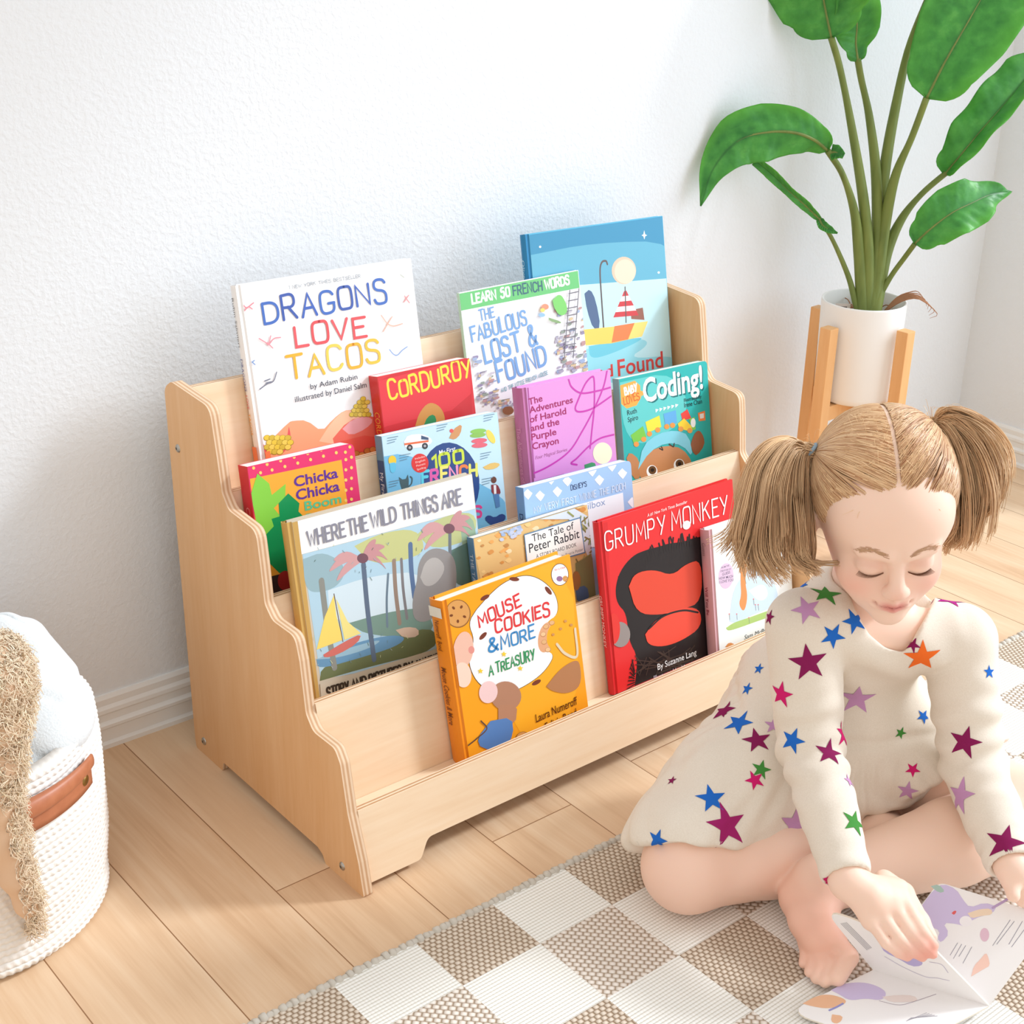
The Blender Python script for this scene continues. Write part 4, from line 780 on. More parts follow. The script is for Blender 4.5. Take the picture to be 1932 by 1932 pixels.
for k in range(26):
    a = random.uniform(0, 6.28); r = random.uniform(.01, .055); p = PC+Vector((r*math.cos(a), r*math.sin(a), PZ+.136)); d = Vector((random.uniform(-1, 1), random.uniform(-1, 1), .4)).normalized()*.02
    tube(bm, spline([p, p+d*.6+Vector((0, 0, .004)), p+d*1.1], 5), .0009, 5)
for k in range(7):
    p = PC+LAT*.03+TOW*.01+Vector((0, 0, PZ+.145)); q = PC+LAT*(.068+.002*k)+TOW*(.012+.003*k)+Vector((0, 0, PZ+.180-.001*k))
    tube(bm, spline([p, (p+q)/2+Vector((0, 0, .008)), q, q+LAT*(.013+.003*k)+Vector((0, 0, .001-.004*k)), q+LAT*(.026-.001*k)+Vector((0, 0, -.013-.003*k))], 12), [.0018*(1-i/14) for i in range(13)], 5)
obj('dry_fibre', bm, plain((168, 122, 92), .8, .1), plant, True, 'dry reddish brown fibres over the rim')
bm = bmesh.new(); tp = PC-LAT*.035+TOW*.005+Vector((0, 0, PZ+.148)); hexa(bm, [tp+LAT*x+Vector((0, 0, z))+TOW*(.3*z+y) for x in (-.012, .012) for y in (0, .001) for z in (-.006, .010)]); 
hexa(bm, [tp+LAT*x+Vector((0, 0, z))+TOW*(.3*z+y) for x in (-.006, .007) for y in (.0011, .0013) for z in (.001, .005)], 1); obj('paper_tag', bm, [plain((220, 206, 196), .7), plain((110, 96, 90), .7)], plant, False, 'small paper tag')
def leaf_mat():
    m = N('leaf_green', .42, .4); v = m.obj(); n1 = m.noise(v, 40, 4, .6); n2 = m.noise(v, 9, 2); at = m.n('ShaderNodeAttribute', attribute_name='tint').outputs['Color']; s_ = m.sep(at)
    c = m.ramp(n1, [(.3, lin((58, 128, 62))), (.55, lin((84, 162, 76))), (.75, lin((112, 188, 92)))]); c = m.mix(m.math('MULTIPLY', s_[1], .75), c, lin((118, 206, 70)))
    c = m.mix(m.math('MULTIPLY', s_[0], .6), c, lin((44, 98, 54))); c = m.mix(m.math('MULTIPLY', s_[2], .75), c, lin((150, 190, 150)))
    m.color(c); m.bump(m.math('ADD', n2, m.math('MULTIPLY', s_[0], -.4)), .25, .003); m.b.inputs['Subsurface Weight'].default_value = .0
    m.b.inputs['Transmission Weight'].default_value = 0
    tr = m.n('ShaderNodeBsdfTranslucent'); m.set(tr.inputs[0], lin((120, 205, 60))); mx = m.n('ShaderNodeMixShader'); mx.inputs[0].default_value = .35
    m.t.links.new(m.b.outputs[0], mx.inputs[1]); m.t.links.new(tr.outputs[0], mx.inputs[2]); m.t.links.new(mx.outputs[0], m.t.nodes['Material Output'].inputs[0]); return m.m
LEAF = leaf_mat()
def stem_mat():
    m = N('stem_green', .5, .3); n_ = m.noise(m.map(m.obj(), (60, 60, 4)), 1, 3); z = m.sep(m.obj())[2]
    c = m.ramp(n_, [(.3, lin((96, 116, 52))), (.7, lin((128, 148, 66)))]); m.color(m.mix(m.math('MULTIPLY', n_, .5), c, lin((120, 112, 74)))); return m.m
STEM = stem_mat()
D0 = (PC+Vector((0, 0, .44))-CAM).dot(CF)
def stem(pts, depth, r0, r1):
    n = len(pts); P = [at_d(x, y, D0+depth*(k/(n-1))**1.4) for k, (x, y) in enumerate(pts)]; P[0] = Vector((P[0].x, P[0].y, P[0].z)); bm = bmesh.new()
    d = (P[1]-P[0]).normalized(); P = [P[0]-d*.028]+P; c = spline(P, 34); tube(bm, c, interp([r0, r0*.98, r0*.8, r1, r1], 34), 12); return obj('stem', bm, STEM, plant, True), c
def leaf(pts, depths, widths, roll=0, fold=.25, wave=.004, seed=0, back=False, base=.16, ratio=(1, 1)):
    """pts: the midrib; widths: half widths in metres along it; fold lifts the halves into a V"""
    r = random.Random(seed); n = 40; mid = spline([at_d(x, y, D0+d) for (x, y), d in zip(pts, depths)], n); wd = interp(widths, n); m = 14; bl = n*base; b0 = float(np.interp(bl, range(n+1), wd)); wd = np.array([b0*math.sqrt(max(0, 1-(1-i/bl)**2)) if i < bl else x for i, x in enumerate(wd)])+.0008; V = []; A = []
    for i, p in enumerate(mid):
        t = (mid[min(i+1, n)]-mid[max(i-1, 0)]).normalized(); tow = (CAM-p).normalized(); side = t.cross(tow).normalized(); nrm = side.cross(t).normalized()
        ro = roll if not hasattr(roll, '__len__') else float(np.interp(i/n, np.linspace(0, 1, len(roll)), roll)); s2 = side*math.cos(ro)+nrm*math.sin(ro); n2 = nrm*math.cos(ro)-side*math.sin(ro)
        for j in range(-m, m+1):
            u = j/m; w_ = wd[i]*abs(u)*(ratio[0] if u < 0 else ratio[1]); lift = fold*w_*(1-.35*abs(u))+wave*math.sin(i*.55+seed+(2 if u < 0 else 0))*abs(u)**2+.0009*math.sin(i*1.9-abs(u)*7)*min(1, abs(u)*3)*(abs(u) < .98)
            sw = t*(-.22*wd[i]*abs(u)*0)
            V.append(p+s2*(math.copysign(1, u)*w_ if u else 0)+n2*lift+sw)
            vein = max(0, 1-abs(u)*11)+.42*max(0, 1-abs(math.sin((i*.9-abs(u)*9)*.5))*4)*(abs(u) < .9)*r.choice([0, .4, 1]); A.append((min(1, vein), max(0, (abs(u)-.55)*1.6)*(.4+.6*(u > 0)), 0))
    W = 2*m+1; F = [(i*W+j, i*W+j+1, (i+1)*W+j+1, (i+1)*W+j) for i in range(n) for j in range(W-1)]
    o = fastmesh('leaf', np.array([tuple(v) for v in V]), np.array(F), LEAF, plant, True, np.array(A)); so = o.modifiers.new('thickness', 'SOLIDIFY'); so.thickness = .0009; so.offset = 0
    bm = bmesh.new(); tube(bm, [p-(CAM-p).normalized()*.0012 for p in mid], interp([.003, .0026, .002, .0014, .0005], n), 6); obj('midrib', bm, STEM, o, True); return o
stem([(1613, 566), (1600, 520), (1572, 455), (1545, 410)], -.04, .0055, .0034)
stem([(1627, 566), (1621, 480), (1612, 400), (1590, 330), (1562, 285)], -.10, .0105, .005)
stem([(1638, 566), (1638, 480), (1628, 370), (1605, 230), (1585, 130), (1568, 70)], -.13, .0105, .0052)
stem([(1646, 566), (1655, 450), (1653, 330), (1640, 220), (1625, 150), (1618, 110)], -.09, .0105, .0052)
stem([(1650, 566), (1660, 400), (1672, 300), (1690, 200), (1715, 90), (1750, 0), (1775, -60)], -.10, .0105, .0056)
stem([(1650, 566), (1670, 420), (1690, 330), (1720, 260), (1748, 185)], -.12, .0105, .0052)
stem([(1655, 566), (1672, 480), (1700, 415), (1740, 365), (1795, 318)], -.01, .0105, .0048)
stem([(1655, 566), (1682, 520), (1706, 487), (1726, 460)], -.06, .0050, .0040)
q_ = D0/2775
def wpx(*a): return [x*q_ for x in a]
leaf([(1569, 72), (1556, 10), (1545, -60), (1540, -140), (1545, -220)], [-.13, -.15, -.18, -.215, -.245], wpx(4, 74, 96, 92, 66, 0), .15, .18, .003, 1)
leaf([(1618, 116), (1614, 80), (1616, 40), (1606, -20), (1600, -80)], [-.09, -.10, -.12, -.16, -.19], wpx(3, 26, 44, 46, 30, 0), -.5, .2, .003, 2)
leaf([(1775, 3), (1790, -50), (1800, -120), (1810, -200)], [-.10, -.125, -.155, -.185], wpx(4, 52, 70, 62, 0), 0, .2, .003, 3)
leaf([(1748, 186), (1784, 115), (1830, 35), (1872, -40), (1905, -110), (1930, -180)], [-.12, -.14, -.15, -.15, -.14, -.13], wpx(3, 62, 82, 88, 86, 62, 0), .0, .16, .003, 4)
leaf([(1782, 330), (1812, 294), (1850, 248), (1890, 202), (1935, 148), (1975, 95)], [-.01, -.03, -.04, -.04, -.03, -.01], wpx(3, 34, 46, 48, 50, 46, 0), .35, .55, .005, 5, ratio=(1.0, .55))
leaf([(1726, 460), (1756, 432), (1796, 402), (1836, 382), (1872, 366), (1908, 361)], [-.06, -.075, -.08, -.07, -.05, -.03], wpx(3, 38, 48, 44, 22, 0), .15, .3, .004, 6)
leaf([(1562, 284), (1536, 264), (1497, 250), (1446, 250), (1392, 266), (1346, 318), (1322, 389)], [-.10, -.115, -.13, -.14, -.145, -.14, -.13], wpx(4, 28, 42, 50, 46, 24, 0), [.3, .1, 0, .05, .1], -.30, .004, 7)
leaf([(1568, 288), (1578, 288), (1592, 294)], [-.10, -.105, -.11], wpx(14, 13, 4), .3, .1, .001, 8)
leaf([(1545, 412), (1552, 425), (1566, 434), (1580, 440)], [-.04, -.045, -.05, -.05], wpx(5, 8, 6, 0), .2, .3, .001, 9)
leaf([(1548, 415), (1520, 388), (1488, 360), (1455, 328), (1424, 303)], [-.04, -.05, -.065, -.08, -.09], wpx(3, 9, 8, 10, 7), .2, .5, .001, 10)
# ================================================================ rope basket with blanket and plush
BC = Vector((-.346, .272, 0)); BR = .158
basket = empty('storage_basket', BC, 'tall white rope basket with a tan leather handle on the floor beside the bookshelf', 'basket')
def rope_mat():
    m = N('cotton_rope', .9, .1); n_ = m.noise(m.obj(), 300, 3); m.color(m.mix(n_, lin((232, 228, 222)), lin((246, 244, 240)))); m.bump(n_, .3, .0006); return m.m
ROPE = rope_mat()
def basket_mesh():
    na, nz, H = 560, 300, .226; rows = 30; V = []; a = np.linspace(0, 2*np.pi, na, endpoint=False); z = np.linspace(0, 1, nz)
    Z, A = np.meshgrid(z, a, indexing='ij'); prof = np.interp(Z, [0, .02, .06, .12, .3, .6, 1], [.93, .985, 1.0, .985, 1.01, 1.02, .995])*BR
    row = Z*rows; ph = row-np.floor(row); coil = np.sqrt(np.maximum(0, 1-(2*ph-1)**2)); st = np.sin(A*118+np.floor(row)*2.1+ph*2.2); stitch = np.clip(st, -.2, 1)
    lump = .0022*np.sin(A*3+Z*4)+.0015*np.sin(A*7-Z*9)
    r = prof+.0021*coil+.0008*stitch*coil+lump*(Z > .03)
    zz = Z*H+.0009*np.sin(A*118)*coil+.004*np.sin(A*2+1)*Z
    out = np.stack([BC.x+r*np.cos(A), BC.y+r*np.sin(A), zz], -1).reshape(-1, 3)
    top = np.array([[BC.x+(BR*.995-.007)*math.cos(t), BC.y+(BR*.995-.007)*math.sin(t), H+.001] for t in a]); inn = np.array([[BC.x+(BR*.95)*math.cos(t), BC.y+(BR*.95)*math.sin(t), H*.7] for t in a])
    V = np.concatenate([out, top, inn]); i = np.arange(na); j = (i+1) % na; F = []
    for k in range(nz+1): F.append(np.stack([k*na+i, k*na+j, (k+1)*na+j, (k+1)*na+i], 1))
    return V, np.concatenate(F)
V, F = basket_mesh(); fastmesh('rope_body', V, F, ROPE, basket, True)
# leather handle facing the camera's right
leather = N('tan_leather', .42, .4); ln = leather.noise(leather.obj(), 90, 4); leather.color(leather.mix(ln, lin((166, 98, 66)), lin((196, 126, 90)))); leather.bump(ln, .1, .0006); LEATHER = leather.m
brass = plain((150, 120, 66), .3, .6); brass.node_tree.nodes['Principled BSDF'].inputs['Metallic'].default_value = .9
def cyl(a, z, r): return Vector((BC.x+r*math.cos(a), BC.y+r*math.sin(a), z))
A0, A1 = math.radians(-46), math.radians(-128); zc = .181
bm = bmesh.new(); n = 36
for layer, (z0, z1, bow, r0) in enumerate(((-.016, .012, .012, BR+.0068), (-.010, .030, .006, BR+.0105))):
    grid = []
    for i in range(n+1):
        t = i/n; a = A0+(A1-A0)*t; lift = math.sin(math.pi*t)
        col = []
        if layer == 0:
            for s_ in np.linspace(0, 1, 5): col.append(cyl(a, zc+z0+(z1-z0)*s_-.006*lift*(s_ > .6), r0+.001*lift))
        else:
            for s_ in np.linspace(0, 1, 12):
                b = -1.2+s_*3.6; rr = .0085*(1-.35*(1-lift)); col.append(cyl(a, zc+.012+rr*1.15*math.sin(b)+.008*lift*0, r0-.001+rr*.8*math.cos(b)*(.35+.65*lift)))
        grid.append([bm.verts.new(p) for p in col])
    for g, h in zip(grid, grid[1:]):
        for j in range(len(g)-1): bm.faces.new((g[j], h[j], h[j+1], g[j+1]))
ho = obj('handle', bm, LEATHER, basket, True, 'tan leather strap handle'); so = ho.modifiers.new('thickness', 'SOLIDIFY'); so.thickness = .0022; so.offset = 0
for a in (A0+(A1-A0)*.065, A0+(A1-A0)*.935):
    bm = bmesh.new(); c = cyl(a, zc-.003, BR+.0078); dome(bm, c, c-Vector((BC.x, BC.y, c.z)), .0062, .0026); obj('rivet', bm, brass, ho, True, 'dark brass rivet')
# blanket stuffed in the basket
fleece = N('fleece', .95, .05); fn = fleece.noise(fleece.obj(), 420, 3); fleece.color(fleece.mix(fn, lin((210, 215, 218)), lin((226, 230, 232)))); fleece.bump(fn, .5, .0015)
fleece.b.inputs['Sheen Weight'].default_value = .3
BZ = -.058
bf = Field((BC.x-.17, BC.y-.17, .13), (BC.x+.17, BC.y+.17, .36), .003)
bf.ell((BC.x, BC.y, .200), (.140, .140, .046), k=.01); bf.ell((BC.x+.080, BC.y-.020, .222), (.074, .110, .044), k=.012); bf.ell((BC.x-.02, BC.y+.07, .220), (.12, .06, .055), k=.012)
def fold(pts, r, k=.0035): bf.chain([(BC.x+x, BC.y+y, z+BZ+.003) for x, y, z in pts], r, k)
fold([(.055, .085, .318), (.098, .045, .322), (.112, -.005, .305), (.09, -.05, .298)], [.024, .030, .030, .022]); fold([(-.02, .08, .325), (.03, .05, .318), (.06, .01, .302), (.05, -.05, .292)], [.026, .026, .022, .018])
fold([(.12, .03, .275), (.128, -.02, .268), (.105, -.075, .262), (.05, -.11, .262)], [.024, .022, .022, .022]); fold([(.02, .10, .312), (.075, .085, .322), (.12, .045, .312), (.135, -.01, .29)], [.02, .026, .026, .02], .003); fold([(-.06, .05, .318), (-.03, 0, .305), (.0, -.05, .292), (.03, -.095, .272)], [.028, .024, .02, .024])
fold([(-.10, .0, .29), (-.07, -.06, .28), (-.02, -.10, .27)], [.03, .028, .026])
for a_, b_ in (((.035, .075, .300), (.075, -.03, .286)), ((-.045, .055, .296), (.0, -.06, .268)), ((.05, .10, .29), (.115, .04, .288)), ((.02, -.02, .285), (.10, -.085, .258))): bf.cone((BC.x+a_[0], BC.y+a_[1], a_[2]), (BC.x+b_[0], BC.y+b_[1], b_[2]), .008, .004, .010, True)
V, Q = bf.mesh(relax=2); blanket = fastmesh('blanket', V, Q, fleece.m, None, True); tag(blanket, 'pale grey fleece blanket bundled in the top of the rope basket', 'blanket')
# long-eared plush hanging over the side (cut by the picture's left edge)
fur = N('plush_fur', .9, .05); at = fur.n('ShaderNodeAttribute', attribute_name='tint').outputs['Color']; fur.color(at); FUR = fur.m
pf = Field((-.60, .02, .02), (-.28, .36, .45), .004)
ear = [at_d(x, y, t) for x, y, t in ((-70, 1250, 1.42), (-10, 1258, 1.378), (-2, 1305, 1.355), (-12, 1370, 1.345), (-14, 1440, 1.345), (-8, 1510, 1.345), (8, 1580, 1.343), (26, 1650, 1.343), (50, 1705, 1.345), (70, 1752, 1.347))]
def at_side(px, py, rad):
    d = ray(px, py); a = d.x*d.x+d.y*d.y; ox, oy = CAM.x-BC.x, CAM.y-BC.y; b = ox*d.x+oy*d.y; c = ox*ox+oy*oy-rad*rad; return CAM+d*((-b-math.sqrt(max(0, b*b-a*c)))/a)
er = [.04, .034, .032, .030, .028, .023, .021, .017, .013, .006]
ear = [p if k < 3 else at_side(*q_, BR+.006+er[k]*.8) for k, (p, q_) in enumerate(zip(ear, ((0, 0),)*3+((-12, 1370), (-14, 1440), (-8, 1510), (8, 1580), (26, 1650), (50, 1705), (70, 1752))))]
nE = len(ear)
head_c = at_d(-120, 1310, 1.44); pf.ell(tuple(head_c), (.075, .07, .065), k=.02)
for i in range(nE-1): pf.cone(ear[i], ear[i+1], er[i]*.8, er[i+1]*.8, .012)
V, Q = pf.mesh(relax=3); Nn = vnormals(V, Q)
body_tint = np.tile(np.array(lin((226, 194, 164))), (len(V), 1))
plush = empty('plush_toy', head_c, 'curly tan plush animal with a long floppy ear hanging over the rope basket', 'plush toy')
fastmesh('plush_body', V, Q, FUR, plush, True, body_tint)
cen = Q[rng.integers(0, len(Q), 15000)]; w4 = rng.dirichlet([1, 1, 1, 1], len(cen)); P0 = (V[cen]*w4[..., None]).sum(1); N0 = (Nn[cen]*w4[..., None]).sum(1)
# the smooth inner side of the ear shows at its lower left; curls everywhere else
pxy = np.array([((Vector(p)-CAM).dot(CR)/(Vector(p)-CAM).dot(CF)*FPX+966, 966-(Vector(p)-CAM).dot(CU)/(Vector(p)-CAM).dot(CF)*FPX) for p in P0])
inner = (pxy[:, 1] > 1490) & (pxy[:, 0] < np.interp(pxy[:, 1], [1490, 1560, 1640, 1700, 1745], [4, 18, 34, 48, 60])-4)
keep = ~inner; P0, N0 = P0[keep], N0[keep]; n = len(P0); L = rng.uniform(.006, .013, n)[:, None]; T = rng.normal(size=(n, 3)); T -= (T*N0).sum(1, keepdims=True)*N0; T /= np.linalg.norm(T, axis=1, keepdims=True); B = np.cross(N0, T)
ks = np.linspace(0, 1, 6); paths = np.stack([P0+N0*L*(k*.85)+T*L*.42*np.sin(k*4.2)+B*L*.3*(1-np.cos(k*4.2))*.6+np.array([0, 0, -.25])*L*k*k for k in ks], 1)
V2, F2 = strands(paths, .00075, .0003); tc = np.repeat(rng.uniform(.82, 1.14, n)[:, None]*np.array(lin((250, 230, 204)))[None], 18, 0)
fastmesh('fur', V2, F2, FUR, plush, True, np.clip(tc, 0, 1))
# ================================================================ the girl
def vz(px, py, z): return np.array(at_z(px, py, z))
nv_ = lambda v: np.array(v, float)/np.linalg.norm(v)
HC = np.array(at_d(1667, 960, 1.50))
_r, _u, _f = (np.array(v) for v in (CR, CU, CF)); th, ps, ro = math.radians(37), math.radians(-4.5), math.radians(5)
r2 = _r*math.cos(ro)+_u*math.sin(ro); u2 = _u*math.cos(ro)-_r*math.sin(ro)
HF = -_f*math.cos(th)-u2*math.sin(th); HU = u2*math.cos(th)-_f*math.sin(th); HL = r2
HF, HL = HF*math.cos(ps)+HL*math.sin(ps), HL*math.cos(ps)-HF*math.sin(ps)
HA = np.array([HL, HF, HU])
def hd(l, f, u): return HC+HL*l+HF*f+HU*u
NB = np.array([.482, -.262, .338]); PEL = np.array([.525, -.195, .092]); RSH = np.array([.398, -.246, .318]); LSH = np.array([.548, -.338, .292])
TU = nv_(NB-PEL); TL_ = nv_(LSH-RSH); TL_ = nv_(TL_-TU*(TL_@TU)); TF = np.cross(TL_, TU); TA = np.array([TL_, TF, TU])
def tr(l, f, u): return PEL+TL_*l+TF*f+TU*u
R_EL, R_WR = np.array([.384, -.282, .192]), vz(1600, 1662, .128)
L_EL, L_WR = np.array([.526, -.392, .168]), vz(1912, 1640, .128)
R_HIP, L_HIP = PEL+np.array([-.062, .018, -.008]), PEL+np.array([.05, -.04, -.008])
R_KN, L_KN = np.array([.264, -.231, .060]), np.array([.606, -.416, .082])
R_AN, L_AN = np.array([.497, -.302, .048]), vz(1552, 1664, .064)
B = Field((.12, -.60, .006), (.74, -.05, .575), .0021)
# torso and limbs
B.chain([PEL, tr(0, 0, .10), tr(0, -.006, .19)], [.060, .052, .050], .02); B.cone(RSH, LSH, .030, .030, .02); B.cone(tr(0, -.004, .22), NB, .044, .036, .02)
for H_, K_, A_ in ((R_HIP, R_KN, R_AN), (L_HIP, L_KN, L_AN)):
    B.chain([H_, H_*.5+K_*.5, K_], [.070, .062, .050], .012)
B.chain([R_KN, R_KN*.6+R_AN*.4+np.array([0, -.006, -.004]), R_AN], [.047, .045, .030], .008)
B.chain([L_KN, L_KN*.62+L_AN*.38+np.array([-.004, -.006, .002]), L_AN], [.050, .047, .031], .008)
B.chain([RSH, R_EL, R_WR], [.030, .026, .0185], .01); B.chain([LSH, L_EL, L_WR], [.030, .026, .0185], .01)
# left foot crossing in front, sole turned out; right foot tucked under the thigh
heel, ball = vz(1512, 1694, .044), vz(1548, 1770, .036)
B.cone(L_AN, heel, .026, .0225, .010); B.chain([heel, vz(1526, 1738, .040), ball], [.0225, .0200, .0220], .008); B.cone(L_AN, vz(1552, 1735, .050), .024, .017, .010)
B.ell(vz(1566, 1768, .040), (.017, .017, .015), k=.008)
for pts, rad in ((((1572, 1774, .040), (1600, 1806, .035), (1580, 1844, .026)), (.0120, .0108, .0092)), (((1556, 1786, .033), (1570, 1822, .027), (1557, 1852, .020)), (.0088, .0078, .0068)), (((1542, 1790, .030), (1551, 1822, .024), (1540, 1846, .018)), (.0084, .0073, .0062)), (((1529, 1786, .027), (1535, 1812, .022), (1527, 1834, .018)), (.008, .0068, .0058)), (((1518, 1778, .026), (1521, 1800, .021), (1516, 1818, .017)), (.0076, .0064, .0055))):
    B.chain([vz(*p) for p in pts], rad, .0022)
B.chain([R_AN, vz(1662, 1582, .062), vz(1690, 1578, .058)], [.028, .027, .022], .01)
# right hand on the lifted page
kn = [((1697, 1676, .118), (1722, 1728, .108), (1744, 1762, .102), (1762, 1784, .096)), ((1680, 1700, .113), (1714, 1752, .102), (1742, 1784, .095), (1760, 1800, .089)), ((1661, 1722, .107), (1696, 1770, .096), (1722, 1794, .089), (1740, 1806, .084)), ((1643, 1738, .100), (1672, 1780, .091), (1696, 1798, .085), (1712, 1806, .081))]
for F_, rr in zip(kn, ((.0074, .0067, .0061, .0052), (.0074, .0067, .0061, .0052), (.0070, .0064, .0058, .0050), (.0064, .0057, .0052, .0046))):
    P = [vz(*p) for p in F_]; B.cone(R_WR*.72+P[0]*.28, P[0], .0105, .0098, .006); B.chain(P, rr, .0016)
B.ell(vz(1668, 1693, .113), (.021, .021, .013), k=.008); B.cone(R_WR, vz(1640, 1690, .120), .0175, .017, .008)
B.chain([vz(1668, 1662, .116), vz(1706, 1684, .107), vz(1738, 1738, .098), vz(1756, 1768, .092)], [.0115, .0095, .0082, .0066], .004)
# left hand closing on the far page
for F_, rr in ((((1926, 1640, .120), (1932, 1668, .112), (1922, 1686, .104), (1914, 1690, .100)), .0080), (((1938, 1652, .116), (1946, 1680, .108), (1938, 1698, .100), (1928, 1702, .097)), .0080), (((1950, 1662, .113), (1962, 1690, .105), (1956, 1708, .098), (1946, 1712, .095)), .0076), (((1962, 1668, .110), (1976, 1694, .103), (1972, 1712, .097), (1964, 1716, .094)), .0070)):
    P = [vz(*p) for p in F_]; B.cone(L_WR, P[0], .012, .010, .006); B.chain(P, [rr, rr*.93, rr*.86, rr*.7], .003)
B.chain([vz(1912, 1640, .124), vz(1908, 1664, .120), vz(1912, 1690, .113)], [.011, .009, .007], .004); B.ell(vz(1935, 1652, .115), (.022, .020, .015), k=.008)
# head and neck
B.cone(hd(0, -.022, -.050), NB, .038, .040, .018)
B.ell(hd(0, -.014, .018), (.0700, .0850, .0800), HA, .01); B.ell(hd(0, .020, -.034), (.0520, .0585, .0600), HA, .022); B.ell(hd(0, .046, -.064), (.033, .029, .028), HA, .018)
B.ell(hd(0, .040, .022), (.058, .042, .042), HA, .02)
for s_ in (-1, 1):
    B.ell(hd(s_*.0265, .048, -.040), (.0245, .0235, .0235), HA, .014)
    B.ell(hd(s_*.0235, .093, -.010), (.0165, .013, .0115), HA, .010, True)
    B.ell(hd(s_*.0235, .0672, -.0135), (.0150, .0140, .0125), HA, .0035)
    B.cone(hd(s_*.010, .081, .004), hd(s_*.035, .0725, .005), .005, .005, .010)
    B.ell(hd(s_*.0715, -.008, -.012), (.0075, .0165, .0255), HA, .007); B.ell(hd(s_*.0795, -.003, -.012), (.0055, .0085, .0150), HA, .004, True)
    B.ell(hd(s_*.0085, .0865, -.0380), (.0060, .0070, .0052), HA, .004)
B.cone(hd(0, .0775, -.004), hd(0, .0905, -.0310), .0055, .0085, .009); B.ell(hd(0, .0925, -.0340), (.0085, .0080, .0070), HA, .005)
B.ell(hd(0, .0755, -.0585), (.020, .010, .011), HA, .010)
for s_ in (-1, 1):
    B.cone(hd(0, .0845, -.0552), hd(s_*.0150, .0775, -.0580), .0036, .0018, .0030); B.cone(hd(0, .0830, -.0628), hd(s_*.0120, .0768, -.0606), .0045, .0020, .0032)
    B.ell(hd(s_*.0175, .0778, -.0580), (.003, .003, .0025), HA, .004, True)
B.cone(hd(-.0145, .0855, -.0591), hd(.0145, .0855, -.0591), .0009, .0009, .0022, True)
B.ell(hd(0, .0660, -.0825), (.016, .0135, .0125), HA, .012)
V, Q = B.mesh(relax=2)
loc = (V-HC)@HA.T
def near(c, r): return np.exp(-(((loc-np.array(c))/np.array(r))**2).sum(1))
base = np.array(lin((246, 212, 192))); tint = np.tile(base, (len(V), 1))
def blend(wt, c):
    global tint
    wt = np.clip(wt, 0, 1)[:, None]; tint = tint*(1-wt)+np.array(lin(c))*wt
blend(.55*(near((.036, .065, -.042), (.02, .03, .018))+near((-.036, .065, -.042), (.02, .03, .018))), (238, 168, 150)); blend(.4*near((0, .097, -.034), (.009, .012, .009)), (238, 170, 150))
lip = np.exp(-(loc[:, 0]/.0135)**4)*np.exp(-((loc[:, 2]+.0592)/.0060)**4)*(loc[:, 1] > .068); blend(.8*lip, (214, 122, 116)); blend(.8*np.exp(-((loc[:, 2]+.0591)/.0011)**2)*np.exp(-(loc[:, 0]/.017)**4)*(loc[:, 1] > .07), (160, 74, 70))
for s_ in (-1, 1): blend(.45*near((s_*.0235, .078, -.008), (.016, .012, .006)), (226, 172, 156))
for K_ in (R_KN, L_KN): blend(.35*np.exp(-(np.linalg.norm(V-K_, axis=1)/.06)**2), (236, 172, 150))
blend(.55*np.exp(-(np.linalg.norm(V-ball, axis=1)/.045)**2), (232, 150, 122)); blend(.5*np.exp(-(np.linalg.norm(V-heel, axis=1)/.03)**2), (232, 152, 124))
for F_ in kn: blend(.45*np.exp(-(np.linalg.norm(V-vz(*F_[3]), axis=1)/.014)**2), (236, 150, 134))
skin = N('skin', .5, .3); skin.color(skin.n('ShaderNodeAttribute', attribute_name='tint').outputs['Color']); skin.b.inputs['Subsurface Weight'].default_value = .12; skin.b.inputs['Subsurface Radius'].default_value = (.012, .005, .003); skin.b.inputs['Subsurface Scale'].default_value = .5
girl = empty('person', Vector(PEL)-Vector((0, 0, PEL[2]-.009)), 'girl with two blonde pigtails in a cream star print dress, sitting cross-legged reading', 'person')
fastmesh('body', V, Q, skin.m, girl, True, tint)
# ---------------------------------------------------------------- dress
D = Field((.14, -.60, .006), (.72, .03, .42), .0027)
D.ell(tr(0, .002, .195), (.088, .064, .085), TA, .02); D.ell(tr(0, .004, .10), (.082, .068, .085), TA, .02); D.cone(RSH, LSH, .0385, .0385, .025); D.cone(tr(0, -.004, .235), NB+TU*-.012, .058, .047, .02)
D.chain([tr(-.02, .02, .055), R_HIP*.55+R_KN*.45+np.array([0, 0, .018]), R_KN+np.array([.012, .012, .018])], [.088, .074, .060], .03)
D.chain([tr(-.03, -.02, .06), vz(1395, 1455, .085), vz(1318, 1515, .055)], [.078, .054, .036], .03); D.chain([tr(-.04, -.03, .07), vz(1425, 1400, .10)], [.064, .040], .03)
D.chain([vz(1314, 1522, .050), R_KN+np.array([.012, .03, .01])], [.036, .048], .02)
D.chain([tr(.03, .02, .05), L_HIP*.5+L_KN*.5+np.array([0, 0, .016]), L_KN+np.array([-.03, .03, .01])], [.09, .074, .064], .03)
D.ell(tr(-.005, .075, .03), (.085, .06, .045), TA, .03)
def below(a, b):
    n = np.cross(np.array(ray(*a)), np.array(ray(*b))); n = nv_(n); n = n if n@_u < 0 else -n; return n
big = ((.1, -.7, 0), (.8, .1, .3)); C_ = np.array(CAM)
D.half(C_, below((1205, 1590), (1520, 1606)), *big, k=.003); D.half(C_, below((1540, 1618), (1765, 1480)), *big, k=.003)
# waist seam
sl, X = D.box(PEL-.2, PEL+.2); uu = (X-PEL)@TU; ring = np.exp(-((uu-.088-.02*((X-PEL)@TF)/.07)/.006)**2); D.F[sl] += (.0035*ring).astype(np.float32)
